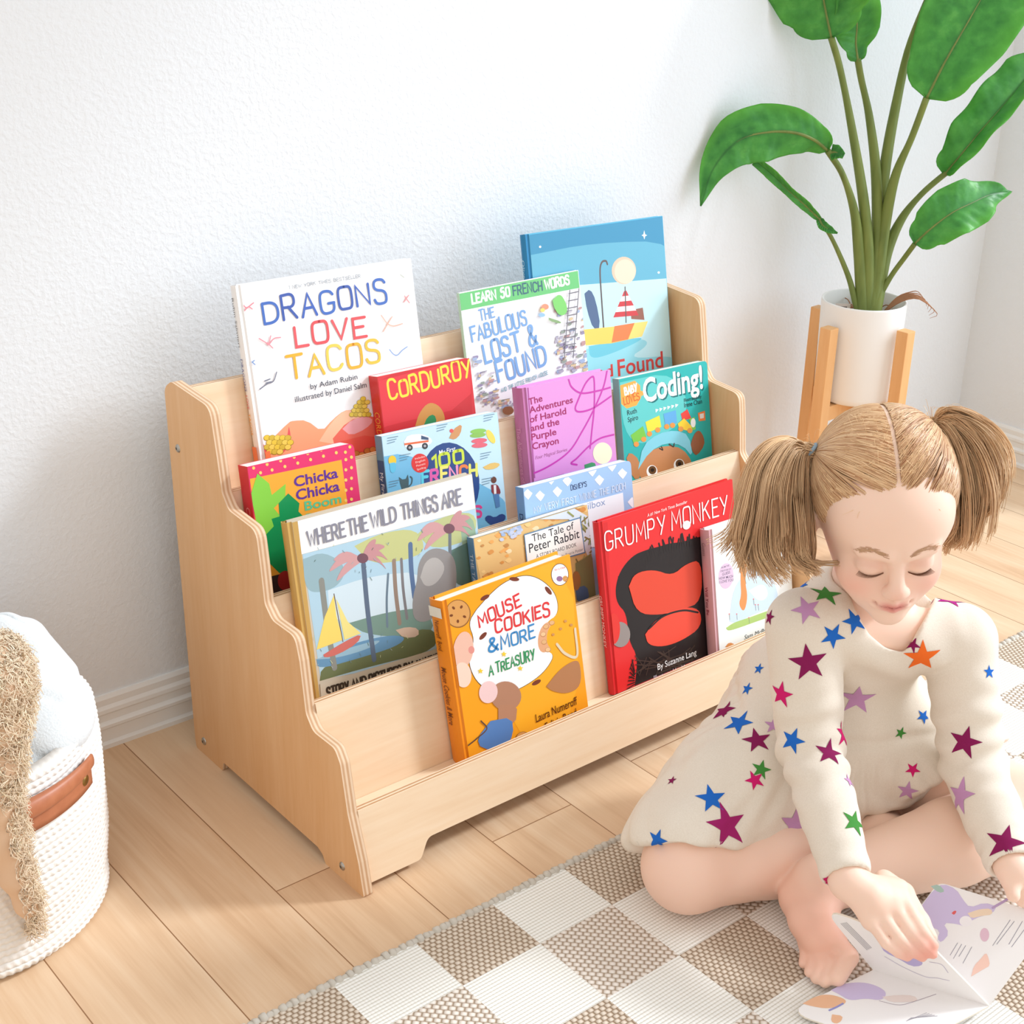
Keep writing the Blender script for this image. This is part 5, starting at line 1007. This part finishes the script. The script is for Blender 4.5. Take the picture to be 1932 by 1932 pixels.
# neckline: a scoop in front
D.punch([(1594, 1096), (1612, 1150), (1640, 1196), (1672, 1220), (1704, 1228), (1722, 1214), (1738, 1180), (1760, 1128), (1768, 1090), (1700, 960), (1600, 1000)], NB-.14, NB+.14, .5, float((NB-np.array(CAM))@_f)+.030); D.cone(NB+TU*-.002, NB+TU*.07, .043, .044, .004, True)
def sleeve(sh, el, wr, r):
    d = nv_(wr-el); D.chain([sh, sh*.45+el*.55, el, el*.5+wr*.5, wr-d*.006], r, .006)
    D.half(wr-d*.004, d, wr-.05+d*.03, wr+.05+d*.03, .002)
    D.cone(wr-d*.012, wr+d*.01, .0185, .0205, .002, True)
sleeve(RSH+TU*-.004, R_EL, R_WR, [.041, .037, .0345, .030, .0250]); sleeve(LSH+TU*-.004, L_EL, L_WR, [.040, .036, .0345, .0305, .0255])
DV, DQ = D.mesh(relax=2); DN = vnormals(DV, DQ)
rel = DV-PEL; l_, f_, u_ = rel@TL_, rel@TF, rel@TU; below_w = np.clip((.085-u_)/.05, 0, 1)
def armdist(V_, pts):
    d = np.full(len(V_), 9.)
    for a, b in zip(pts, pts[1:]):
        ab = b-a; t = np.clip(((V_-a)@ab)/(ab@ab), 0, 1); d = np.minimum(d, np.linalg.norm(V_-a-t[:, None]*ab, axis=1))
    return d
arm = np.minimum(armdist(DV, [RSH, R_EL, R_WR]), armdist(DV, [LSH, L_EL, L_WR])); onarm = np.clip((.046-arm)/.006, 0, 1)
ang = np.arctan2(l_, f_+.0)
fold2 = np.sin(u_*150+4*np.sin(ang*3.1)+f_*40); gath = np.sign(fold2)*np.abs(fold2)**.7*.0040*below_w+np.sin(ang*44+2*np.sin(ang*9))*.0022*np.clip((.10-u_)/.02, 0, 1)*np.exp(-np.clip(.09-u_, 0, 1)/.03)+np.sin(ang*26+3*np.sin(ang*5))*.0040*below_w*np.exp(-np.clip(.085-u_, 0, 1)/.05)+np.sin(ang*9+2*np.sin(ang*3+1)+u_*20)*.0085*below_w*np.clip((.09-u_)/.09, 0, 1)
def wrink(V_, el, ax, f, amp, spread):
    t = (V_-el)@nv_(ax); return amp*np.sin(t*f+2.2*np.sin((V_@np.array([37., 21., -29.]))*1.1))*np.exp(-(t/spread)**2)
w_arm = wrink(DV, R_EL, R_WR-RSH, 210, .0013, .05)+wrink(DV, L_EL, L_WR-LSH, 210, .0013, .05)+wrink(DV, R_WR, R_WR-R_EL, 260, .0008, .05)
chest = .0016*np.sin(l_*95+u_*60+2*np.sin(u_*30))*np.clip((u_-.07)/.04, 0, 1)
DV = DV+DN*(gath*(1-onarm)+w_arm*onarm+chest*(1-onarm))[:, None]; DV[:, 2] = np.maximum(DV[:, 2], .0095)
cot = N('cream_jersey', .85, .15); ct = cot.noise(cot.obj(), 700, 2); cot.color(cot.mix(ct, lin((224, 212, 196)), lin((238, 229, 216)))); cot.bump(ct, .25, .0006)
bvh = BVHTree.FromPolygons([tuple(v) for v in DV], [tuple(q) for q in DQ])
PLUM, MAG, LIL, BLU, GRN, ORA = ((134, 28, 84), (206, 30, 108), (196, 146, 190), (34, 104, 196), (70, 140, 62), (238, 110, 40))
stars = [(1739, 1240, 37, ORA, 0), (1790, 1134, 33, (172, 32, 128), .3), (1558, 1121, 32, GRN, .2), (1514, 1106, 18, BLU, .4), (1522, 1150, 30, LIL, .9), (1452, 1165, 16, PLUM, .2), (1571, 1200, 26, BLU, .5), (1612, 1172, 26, BLU, .9), (1525, 1250, 38, PLUM, -.15), (1474, 1310, 27, MAG, .2), (1617, 1318, 36, LIL, .1), (1460, 1369, 19, LIL, .1), (1495, 1397, 26, BLU, .35), (1590, 1385, 26, MAG, .1), (1564, 1421, 29, PLUM, .2), (1428, 1397, 29, PLUM, -.2), (1394, 1364, 31, BLU, .4), (1365, 1340, 26, PLUM, .1), (1268, 1473, 11, PLUM, 0), (1342, 1507, 31, BLU, -.1), (1371, 1558, 45, (160, 36, 104), -.1), (1500, 1556, 38, LIL, .1), (1436, 1452, 20, GRN, .3), (1424, 1472, 20, MAG, -.4), (1561, 1657, 25, MAG, .0), (1612, 1552, 29, GRN, .5), (1602, 1474, 16, LIL, 0), (1712, 1492, 21, LIL, .2), (1722, 1452, 15, MAG, .6), (1699, 1383, 13, GRN, .4), (1742, 1352, 15, BLU, .6), (1820, 1400, 32, PLUM, .25), (1812, 1502, 38, LIL, .1), (1896, 1590, 38, PLUM, .2), (1722, 1216, 14, PLUM, .5), (1866, 1268, 14, BLU, 0), (1902, 1664, 16, MAG, .1), (1240, 1585, 22, BLU, .3), (1410, 1300, 14, BLU, .2), (1432, 1262, 12, BLU, .1)]
vs = [tuple(v) for v in DV]; fs = [tuple(q) for q in DQ]; mi = [0]*len(fs); dmats = [cot.m]
def star_on(px, py, rp, col, rot):
    d = ray(px, py); h, nn, idx, dist = bvh.ray_cast(CAM, d.normalized())
    if h is None: return
    if nn.dot(d) > 0: nn = -nn
    nn = (nn*.55-d.normalized()*.45).normalized()
    R_ = rp*(h-CAM).dot(CF)/FPX; up = (CU-nn*CU.dot(nn)).normalized(); rt = up.cross(nn).normalized()
    m = plain(col, .8, .15)
    if m not in dmats: dmats.append(m)
    k = dmats.index(m); o2 = star5(1, .40, rot); out = []
    for i in range(10):
        a, b = o2[i], o2[(i+1) % 10]; out += [(a[0]+(b[0]-a[0])*t/3, a[1]+(b[1]-a[1])*t/3) for t in range(3)]
    rings = []; NR = 7
    for j in range(NR+1):
        row = []
        for x, y in (out if j else [(0, 0)]):
            p = h+rt*(x*R_*j/NR)-up*(y*R_*j/NR); g, gn, gi, gd = bvh.ray_cast(p+nn*.02, -nn, .045)
            if g is None: row.append(None); continue
            row.append(len(vs)); vs.append(tuple(g+(gn if gn.dot(nn) > 0 else -gn)*.00055))
        rings.append(row)
    n = len(out)
    def add(ids):
        if any(i is None for i in ids): return
        P = [Vector(vs[i]) for i in ids]
        if max((P[a]-P[a-1]).length for a in range(len(P))) > R_*.55+.003: return
        fs.append(tuple(ids)); mi.append(k)
    for i in range(n): add((rings[0][0], rings[1][i], rings[1][(i+1) % n]))
    for j in range(1, NR):
        for i in range(n): add((rings[j][i], rings[j+1][i], rings[j+1][(i+1) % n], rings[j][(i+1) % n]))
for s_ in stars: star_on(*s_)
dress = obj('dress', (vs, fs), dmats, girl, True, 'cream dress printed with coloured stars'); dress.data.polygons.foreach_set('material_index', mi)
# ---------------------------------------------------------------- hair
hm = N('blonde_hair', .42, .4); hm.color(hm.n('ShaderNodeAttribute', attribute_name='tint').outputs['Color']); hm.b.inputs['Anisotropic'].default_value = .4; hm.b.inputs['Roughness'].default_value = .34; HAIR = hm.m
def hair_col(n, k, dark=.5, sp=.2):
    f = np.clip(rng.normal(dark, sp, n), 0, 1)[:, None]; a, b = np.array(lin((252, 218, 172))), np.array(lin((180, 124, 84))); return np.repeat(a*(1-f)+b*f, k*3, 0)
CC, CRr = np.array([0, -.014, .018]), np.array([.0700, .0850, .0800])
def on_skull(dirs, lift): d = dirs/np.linalg.norm(dirs, axis=-1, keepdims=True); p = CC+d*(CRr+lift); return HC+p[..., :1]*HL+p[..., 1:2]*HF+p[..., 2:]*HU
S = Field(HC-.115, HC+.115, .0022); S.ell(HC+HA.T@CC, CRr+.0016, HA, .002)
S.half(hd(0, .0725, .0385), nv_(HF*.52-HU*.86), HC-.13, HC+.13, .002); S.half(hd(0, -.01, -.048), nv_(HF*.25-HU*1.0), HC-.13, HC+.13, .004)
SV, SQ = S.mesh(relax=1); sl_ = (SV-HC)@HL; pw = np.exp(-(sl_/.0035)**2)[:, None]; fastmesh('scalp_hair', SV, SQ, HAIR, girl, True, np.array(lin((196, 158, 122)))*(1-pw)+np.array(lin((240, 208, 186)))*pw)
tie = {}
for s_, p in ((-1, (1530, 850)), (1, (1757, 804))): tie[s_] = np.array(at_d(p[0], p[1], (HC-C_)@_f+(.0 if s_ < 0 else .010)))
P_ = []
for s_ in (-1, 1):
    tl = HA@(tie[s_]-HC); td = (tl-CC)/CRr; td /= np.linalg.norm(td)
    n = 1500; a = rng.uniform(0, 1, n); kind = rng.uniform(0, 1, n); roots = np.zeros((n, 3))
    t = np.radians(np.interp(a, [0, 1], [28, 158])); part = np.stack([s_*(.024+rng.uniform(0, .016, n)), np.cos(t), np.sin(t)], 1)
    e = np.radians(np.interp(a, [0, 1], [16, -12])+rng.normal(0, 2.6, n)); az = np.radians(np.interp(a**.9, [0, 1], [3, 80])); front = np.stack([s_*np.sin(az)*np.cos(e), np.cos(az)*np.cos(e), np.sin(e)+.03], 1)
    az2 = np.radians(rng.uniform(95, 178, n)); back = np.stack([s_*np.sin(az2), np.cos(az2), rng.uniform(-.65, .2, n)], 1)
    roots = np.where((kind < .5)[:, None], part, np.where((kind < .85)[:, None], front, back)); roots /= np.linalg.norm(roots, axis=1, keepdims=True)
    k = 11; tt = np.linspace(0, 1, k)[None, :, None]; dirs = roots[:, None]*(1-tt)+td[None, None]*tt
    bow = np.cross(roots, td)[:, None]*np.sin(tt*np.pi)*rng.normal(0, .03, n)[:, None, None]
    P_.append(on_skull(dirs+bow, .0012+.0034*np.sin(np.clip(tt*1.6, 0, 1)*np.pi*.5)+rng.uniform(0, .0016, n)[:, None, None]))
P_ = np.concatenate(P_); HS = [strands(P_, .00062, .0005), hair_col(len(P_), 11, .52, .2)]
def guide(pts, dz, d0): return np.array([tuple(at_d(x, y, d0+z)) for (x, y), z in zip(pts, dz)])
def pigtail(gs, d0, n, lab):
    k = 22; G = np.stack([np.array([tuple(v) for v in spline([Vector(p) for p in guide(g, dz, d0)], k-1)]) for g, dz in gs]); m = len(G)
    s = rng.uniform(0, m-1, n); i = np.minimum(s.astype(int), m-2); f = (s-i)[:, None, None]; P = G[i]*(1-f)+G[i+1]*f
    t = np.linspace(0, 1, k); env = np.sin(np.clip(t*1.25, 0, 1)*np.pi*.62)
    cl = rng.integers(0, 110, n); cz, cx, cy, cc, cL = rng.normal(0, .011, 110), rng.normal(0, .0065, 110), rng.normal(0, .004, 110), rng.normal(0, .0075, 110), rng.uniform(.62, 1.08, 110); s_c = rng.uniform(0, m-1, 110); s = np.clip(s_c[cl]+rng.normal(0, .13, n), 0, m-1.001); i = np.minimum(s.astype(int), m-2); f = (s-i)[:, None, None]; P = G[i]*(1-f)+G[i+1]*f
    dep = (cz[cl]+rng.normal(0, .0022, n))[:, None]*env[None]; jx = (cx[cl]+rng.normal(0, .0016, n))[:, None]*env[None]+cc[cl][:, None]*np.clip((t[None]-.62)/.38, 0, 1)**2; ph = rng.uniform(0, 6.28, n)[:, None]
    wave = .0026*np.sin(t[None]*8+cl[:, None]*1.7)*t[None]**1.5; P = P+dep[..., None]*_f+(jx+wave)[..., None]*_r+((cy[cl]+rng.normal(0, .0014, n))[:, None]*env[None]+np.abs(cc[cl])[:, None]*.7*np.clip((t[None]-.7)/.3, 0, 1)**2+.0012*np.cos(t[None]*8+ph*1.7)*t[None])[..., None]*_u
    ln = cL[cl]*rng.uniform(.90, 1.03, n); idx = np.clip(t[None]*ln[:, None], 0, 1)*(k-1); i0 = np.minimum(idx.astype(int), k-2); fr = (idx-i0)[..., None]; ar = np.arange(n)[:, None]; P = P[ar, i0]*(1-fr)+P[ar, i0+1]*fr
    P[:, :2] += rng.normal(0, .0022, (n, 1, 3))
    Vp, Fp = strands(P, .00062, .00028); return fastmesh('pigtail', Vp, Fp, HAIR, girl, True, np.clip(hair_col(n, k, .36, .12)*np.repeat(np.random.default_rng(3).uniform(.78, 1.12, 110)[cl], k*3)[:, None], 0, 1))
dh = float((HC-C_)@_f)
pigtail([(((1530, 850), (1492, 826), (1442, 842), (1408, 910), (1392, 990), (1358, 1034)), (0, .0, -.01, -.01, -.005, -.01)), (((1530, 850), (1484, 832), (1438, 880), (1418, 970), (1404, 1040), (1412, 1100)), (0, -.012, -.025, -.025, -.02, -.02)), (((1530, 852), (1490, 842), (1456, 900), (1448, 980), (1448, 1050), (1476, 1092)), (0, -.015, -.03, -.03, -.025, -.02)), (((1530, 853), (1500, 856), (1480, 920), (1484, 1000), (1488, 1056), (1520, 1088)), (0, -.012, -.02, -.022, -.02, -.015)), (((1530, 855), (1514, 870), (1508, 940), (1510, 1020), (1518, 1058), (1556, 1082)), (0, -.008, -.01, -.01, -.01, -.01)), (((1531, 856), (1524, 890), (1522, 960), (1518, 1020), (1512, 1060), (1530, 1090)), (0, .0, .005, .005, .0, .0))], dh, 2300, 0)
pigtail([(((1757, 804), (1786, 772), (1836, 786), (1876, 824), (1894, 868), (1888, 900)), (0, -.005, -.015, -.01, -.005, 0)), (((1757, 804), (1796, 784), (1850, 816), (1880, 876), (1876, 930), (1872, 968)), (0, -.012, -.025, -.02, -.015, -.01)), (((1757, 806), (1794, 798), (1836, 846), (1856, 920), (1850, 980), (1840, 1020)), (0, -.012, -.025, -.025, -.02, -.015)), (((1757, 808), (1784, 816), (1812, 876), (1826, 950), (1824, 1010), (1806, 1048)), (0, -.006, -.01, -.01, -.01, -.005)), (((1757, 810), (1774, 836), (1790, 896), (1800, 960), (1802, 1010), (1786, 1046)), (0, .004, .01, .01, .01, .01)), (((1757, 812), (1766, 846), (1776, 900), (1782, 950), (1788, 1000), (1790, 1040)), (0, .012, .02, .02, .02, .02))], dh+.010, 2300, 1)
# fine flyaway hairs, brows and lashes
fl = []
for k in range(150):
    l0 = rng.uniform(-.05, .05); d = np.array([l0*12, rng.uniform(-.1, 1.0), 1.0]); p = on_skull(d[None], .004)[0]; o_ = nv_(p-HC); sdir = nv_(rng.normal(size=3)); L = rng.uniform(.008, .022)
    fl.append([p+o_*L*.45*t+sdir*L*(.6*t+.25*math.sin(4*t)) for t in np.linspace(0, 1, 8)])
for c_, nn_, ln_ in ((tie[1], 70, .05), (tie[-1], 46, .04)):
    for k in range(nn_):
        d = nv_(_u*rng.uniform(.3, 1)+_r*rng.normal(.5 if c_ is tie[1] else -.5, .5)-_f*rng.uniform(0, .5)); e = nv_(rng.normal(size=3)); L = rng.uniform(.3, 1)*ln_
        fl.append([c_+d*L*t+e*L*.35*math.sin(2.6*t)*t-_u*L*.5*t*t for t in np.linspace(0, 1, 8)])
for k in range(60):
    az = math.radians(rng.uniform(-40, 40)); p = on_skull(np.array([[math.sin(az), math.cos(az), .52-.2*abs(az)]]), .003)[0]; L = rng.uniform(.008, .024); e = HL*rng.normal(0, .5)
    fl.append([p+(-HU*.75+HF*.35+e)*L*t+HF*.004*math.sin(3*t)+HL*.003*math.sin(5*t+k) for t in np.linspace(0, 1, 8)])
Vf, Ff = strands(np.array(fl), .00026, .00014); (Vh, Fh), hc_ = HS; fastmesh('hair_strands', np.concatenate([Vh, Vf]), np.concatenate([Fh, Ff+len(Vh)]), HAIR, girl, True, np.concatenate([hc_, hair_col(len(fl), 8, .12, .1)]))
bb = BVHTree.FromPolygons([tuple(v) for v in V], [tuple(q) for q in Q])
def on_face(l, u, off=.0004):
    o_ = Vector(hd(l, .16, u)); h, n, i, d = bb.ray_cast(o_, -Vector(HF)); return (np.array(h+n*off*(1 if n.dot(Vector(HF)) > 0 else -1)) if h else hd(l, .075, u)), (nv_(np.array(n)) if h else HF)
for s_ in (-1, 1):
    br = []; la = []
    for k in range(95):
        t = rng.uniform(0, 1); l = s_*(.0095+.027*t); u = .0065+.0065*math.sin(t*2.4)+rng.normal(0, .0011)-.003*t; a0, _ = on_face(l, u); a1, _ = on_face(l+s_*.0055, u+.0016-.002*t); br.append([a0*(1-q)+a1*q for q in np.linspace(0, 1, 4)])
    for k in range(46):
        t = k/45; l = s_*(.0120+.0225*t); u = -.0195-.0038*math.sin(math.pi*t)-.001*t; a0, n0 = on_face(l, u, .0003); L = .0054*(.55+.6*t)
        la.append([a0+(HF*.72-HU*.42+HL*s_*(.1+.55*t))*L*q+HU*.0012*q*q for q in np.linspace(0, 1, 4)])
    Vb, Fb = strands(np.array(br), .00024, .00012); fastmesh('eyebrow', Vb, Fb, plain((212, 172, 138), .7), girl, True)
    Vl, Fl = strands(np.array(la), .00034, .00014); fastmesh('eyelashes', Vl, Fl, plain((128, 90, 68), .6), girl, True)
    c = Vector(tie[s_]); ax = Vector(nv_(tie[s_]-HC)); bm = bmesh.new(); u_1, v_1 = frame_of(ax); ring = [c+(u_1*math.cos(k*.2618)+v_1*math.sin(k*.2618))*.0078 for k in range(25)]; tube(bm, ring, .0021, 8, cap=False)
    obj('hair_tie', bm, plain((150, 176, 196), .6), girl, True, 'pale blue hair elastic')
# ================================================================ the board book she reads
BKB, BKC = at_z(1647, 1830, .024), at_z(1866, 1898, .021)
P1, PA, PD, PE = at_z(1486, 1909, .0145), at_z(1552, 1713, .104), at_z(1768, 1785, .088), at_z(1771, 1664, .094)
PF = BKC+(PE-BKB)+Vector((0, 0, -.004)); P2 = BKC+(P1-BKB)
rb = empty('open_board_book', (BKB+BKC)/2, 'open pastel board book with lilac furry pictures held in the girl\'s hands', 'book')
def page(name, a, b, c, d, art, T=.0021):
    """a-b is the hinge, d-c the free edge"""
    U = (b-a).normalized(); n = (b-a).cross(d-a).normalized()
    if n.dot(CAM-a) < 0: n = -n
    V = (d-a)-U*(d-a).dot(U); V.normalize(); pts = [((p-a).dot(U), (p-a).dot(V)) for p in (a, b, c, d)]; pl_ = rounded(pts, [0, 0, .012, .012], 6)
    bm = bmesh.new(); mats = [plain((244, 241, 240), .4, .3), plain((236, 228, 212), .7, .1)]
    prism(bm, pl_, lambda u, v: a+U*u+V*v, lambda u, v: a+U*u+V*v-n*T, 0, 1)
    C = Cover(bm, mats, a, U, V, n, 1, 1); C.x0 = C.y0 = -1; C.x1 = C.y1 = 1; C.z(1440, 1560, 3.927); C.gloss = .4
    art(C); return obj(name, bm, mats, rb)
LV, LV2, TAN = (208, 194, 228), (184, 172, 216), (240, 216, 190)
def art(C):
    C.poly(LV, [(500, 1210), (600, 1160), (740, 1150), (850, 1180), (920, 1230), (880, 1290), (760, 1270), (640, 1290), (560, 1240)], 2)
    C.poly((236, 186, 150), [(290, 1310), (400, 1250), (500, 1240), (620, 1280), (600, 1320), (480, 1350), (360, 1330)], 2); C.poly((236, 186, 150), [(510, 1390), (590, 1400), (580, 1440), (540, 1462), (500, 1440)], 1)
    C.line((150, 150, 206), 14, ((490, 1360), (545, 1335), (590, 1310)), 1); C.poly((236, 222, 216), [(880, 1260), (1000, 1245), (1120, 1250), (1150, 1290), (1060, 1300), (940, 1300)], 1); C.line((150, 130, 150), 3, ((860, 1290), (1000, 1320), (1100, 1300), (1280, 1240)), 1)
    for k in range(5): C.line((160, 156, 166), 3, [(1060+k*8, 1440-k*6), (1210+k*20, 1378+k*6)])
page('page', BKB, BKC, P2, P1, art)
def art(C):
    for k in range(5): C.line((120, 116, 126), 3.4, [(575+k*10, 715-k*2), (770+k*8, 912-k*4)])
    C.poly(LV2, [(870, 880), (1000, 920), (1100, 950), (1185, 1000), (1170, 1030), (1100, 1035), (1000, 975), (900, 930)], 1); C.poly((240, 236, 244), [(960, 935), (1080, 960), (1090, 1000), (1000, 960)], 1)
    C.line((186, 176, 206), 4, ((900, 960), (1040, 1040), (1200, 1110), (1290, 1120), (1380, 1140)), 1); C.line((186, 176, 206), 4, ((1230, 1000), (1320, 1020), (1370, 1080)), 1)
page('page', BKB, BKC, PD, PA, art)
def art(C):
    C.poly(LV, [(1110, 690), (1190, 560), (1260, 470), (1330, 420), (1430, 460), (1480, 540), (1530, 600), (1640, 560), (1730, 590), (1700, 640), (1560, 680), (1490, 740), (1440, 720), (1330, 710), (1380, 790), (1320, 860), (1290, 830), (1310, 770), (1240, 740), (1160, 730)], 1)
    C.poly((170, 196, 186), [(1240, 440), (1300, 425), (1350, 480), (1300, 490)], 1); C.poly((150, 190, 180), [(1110, 690), (1190, 640), (1200, 680), (1150, 745)], 1); C.poly(TAN, [(1515, 640), (1600, 610), (1690, 605), (1700, 650), (1620, 660), (1540, 680)], 1)
    C.ell((244, 240, 242), (1500, 700), 46, 40); C.ell((226, 190, 206), (1640, 800), 34, 50); C.poly((222, 96, 96), [(1395, 640), (1415, 620), (1435, 625), (1415, 655)], 1); C.line((186, 160, 200), 18, ((1700, 600), (1770, 560), (1820, 530)), 1)
    C.poly((246, 206, 190), [(1540, 1110), (1560, 1030), (1610, 980), (1650, 930), (1670, 970), (1680, 1030), (1640, 1050), (1590, 1080)], 1)
    for x0, y0, x1, y1 in ((1385, 950, 1440, 860), (1410, 975, 1470, 870), (1450, 960, 1500, 880), (1480, 1010, 1545, 890), (1700, 880, 1830, 690), (1730, 870, 1860, 700), (1820, 870, 1920, 700), (1840, 890, 1935, 760)): C.line((126, 122, 140), 3, [(x0, y0), (x1, y1)])
page('page', BKB, BKC, PF, PE, art)
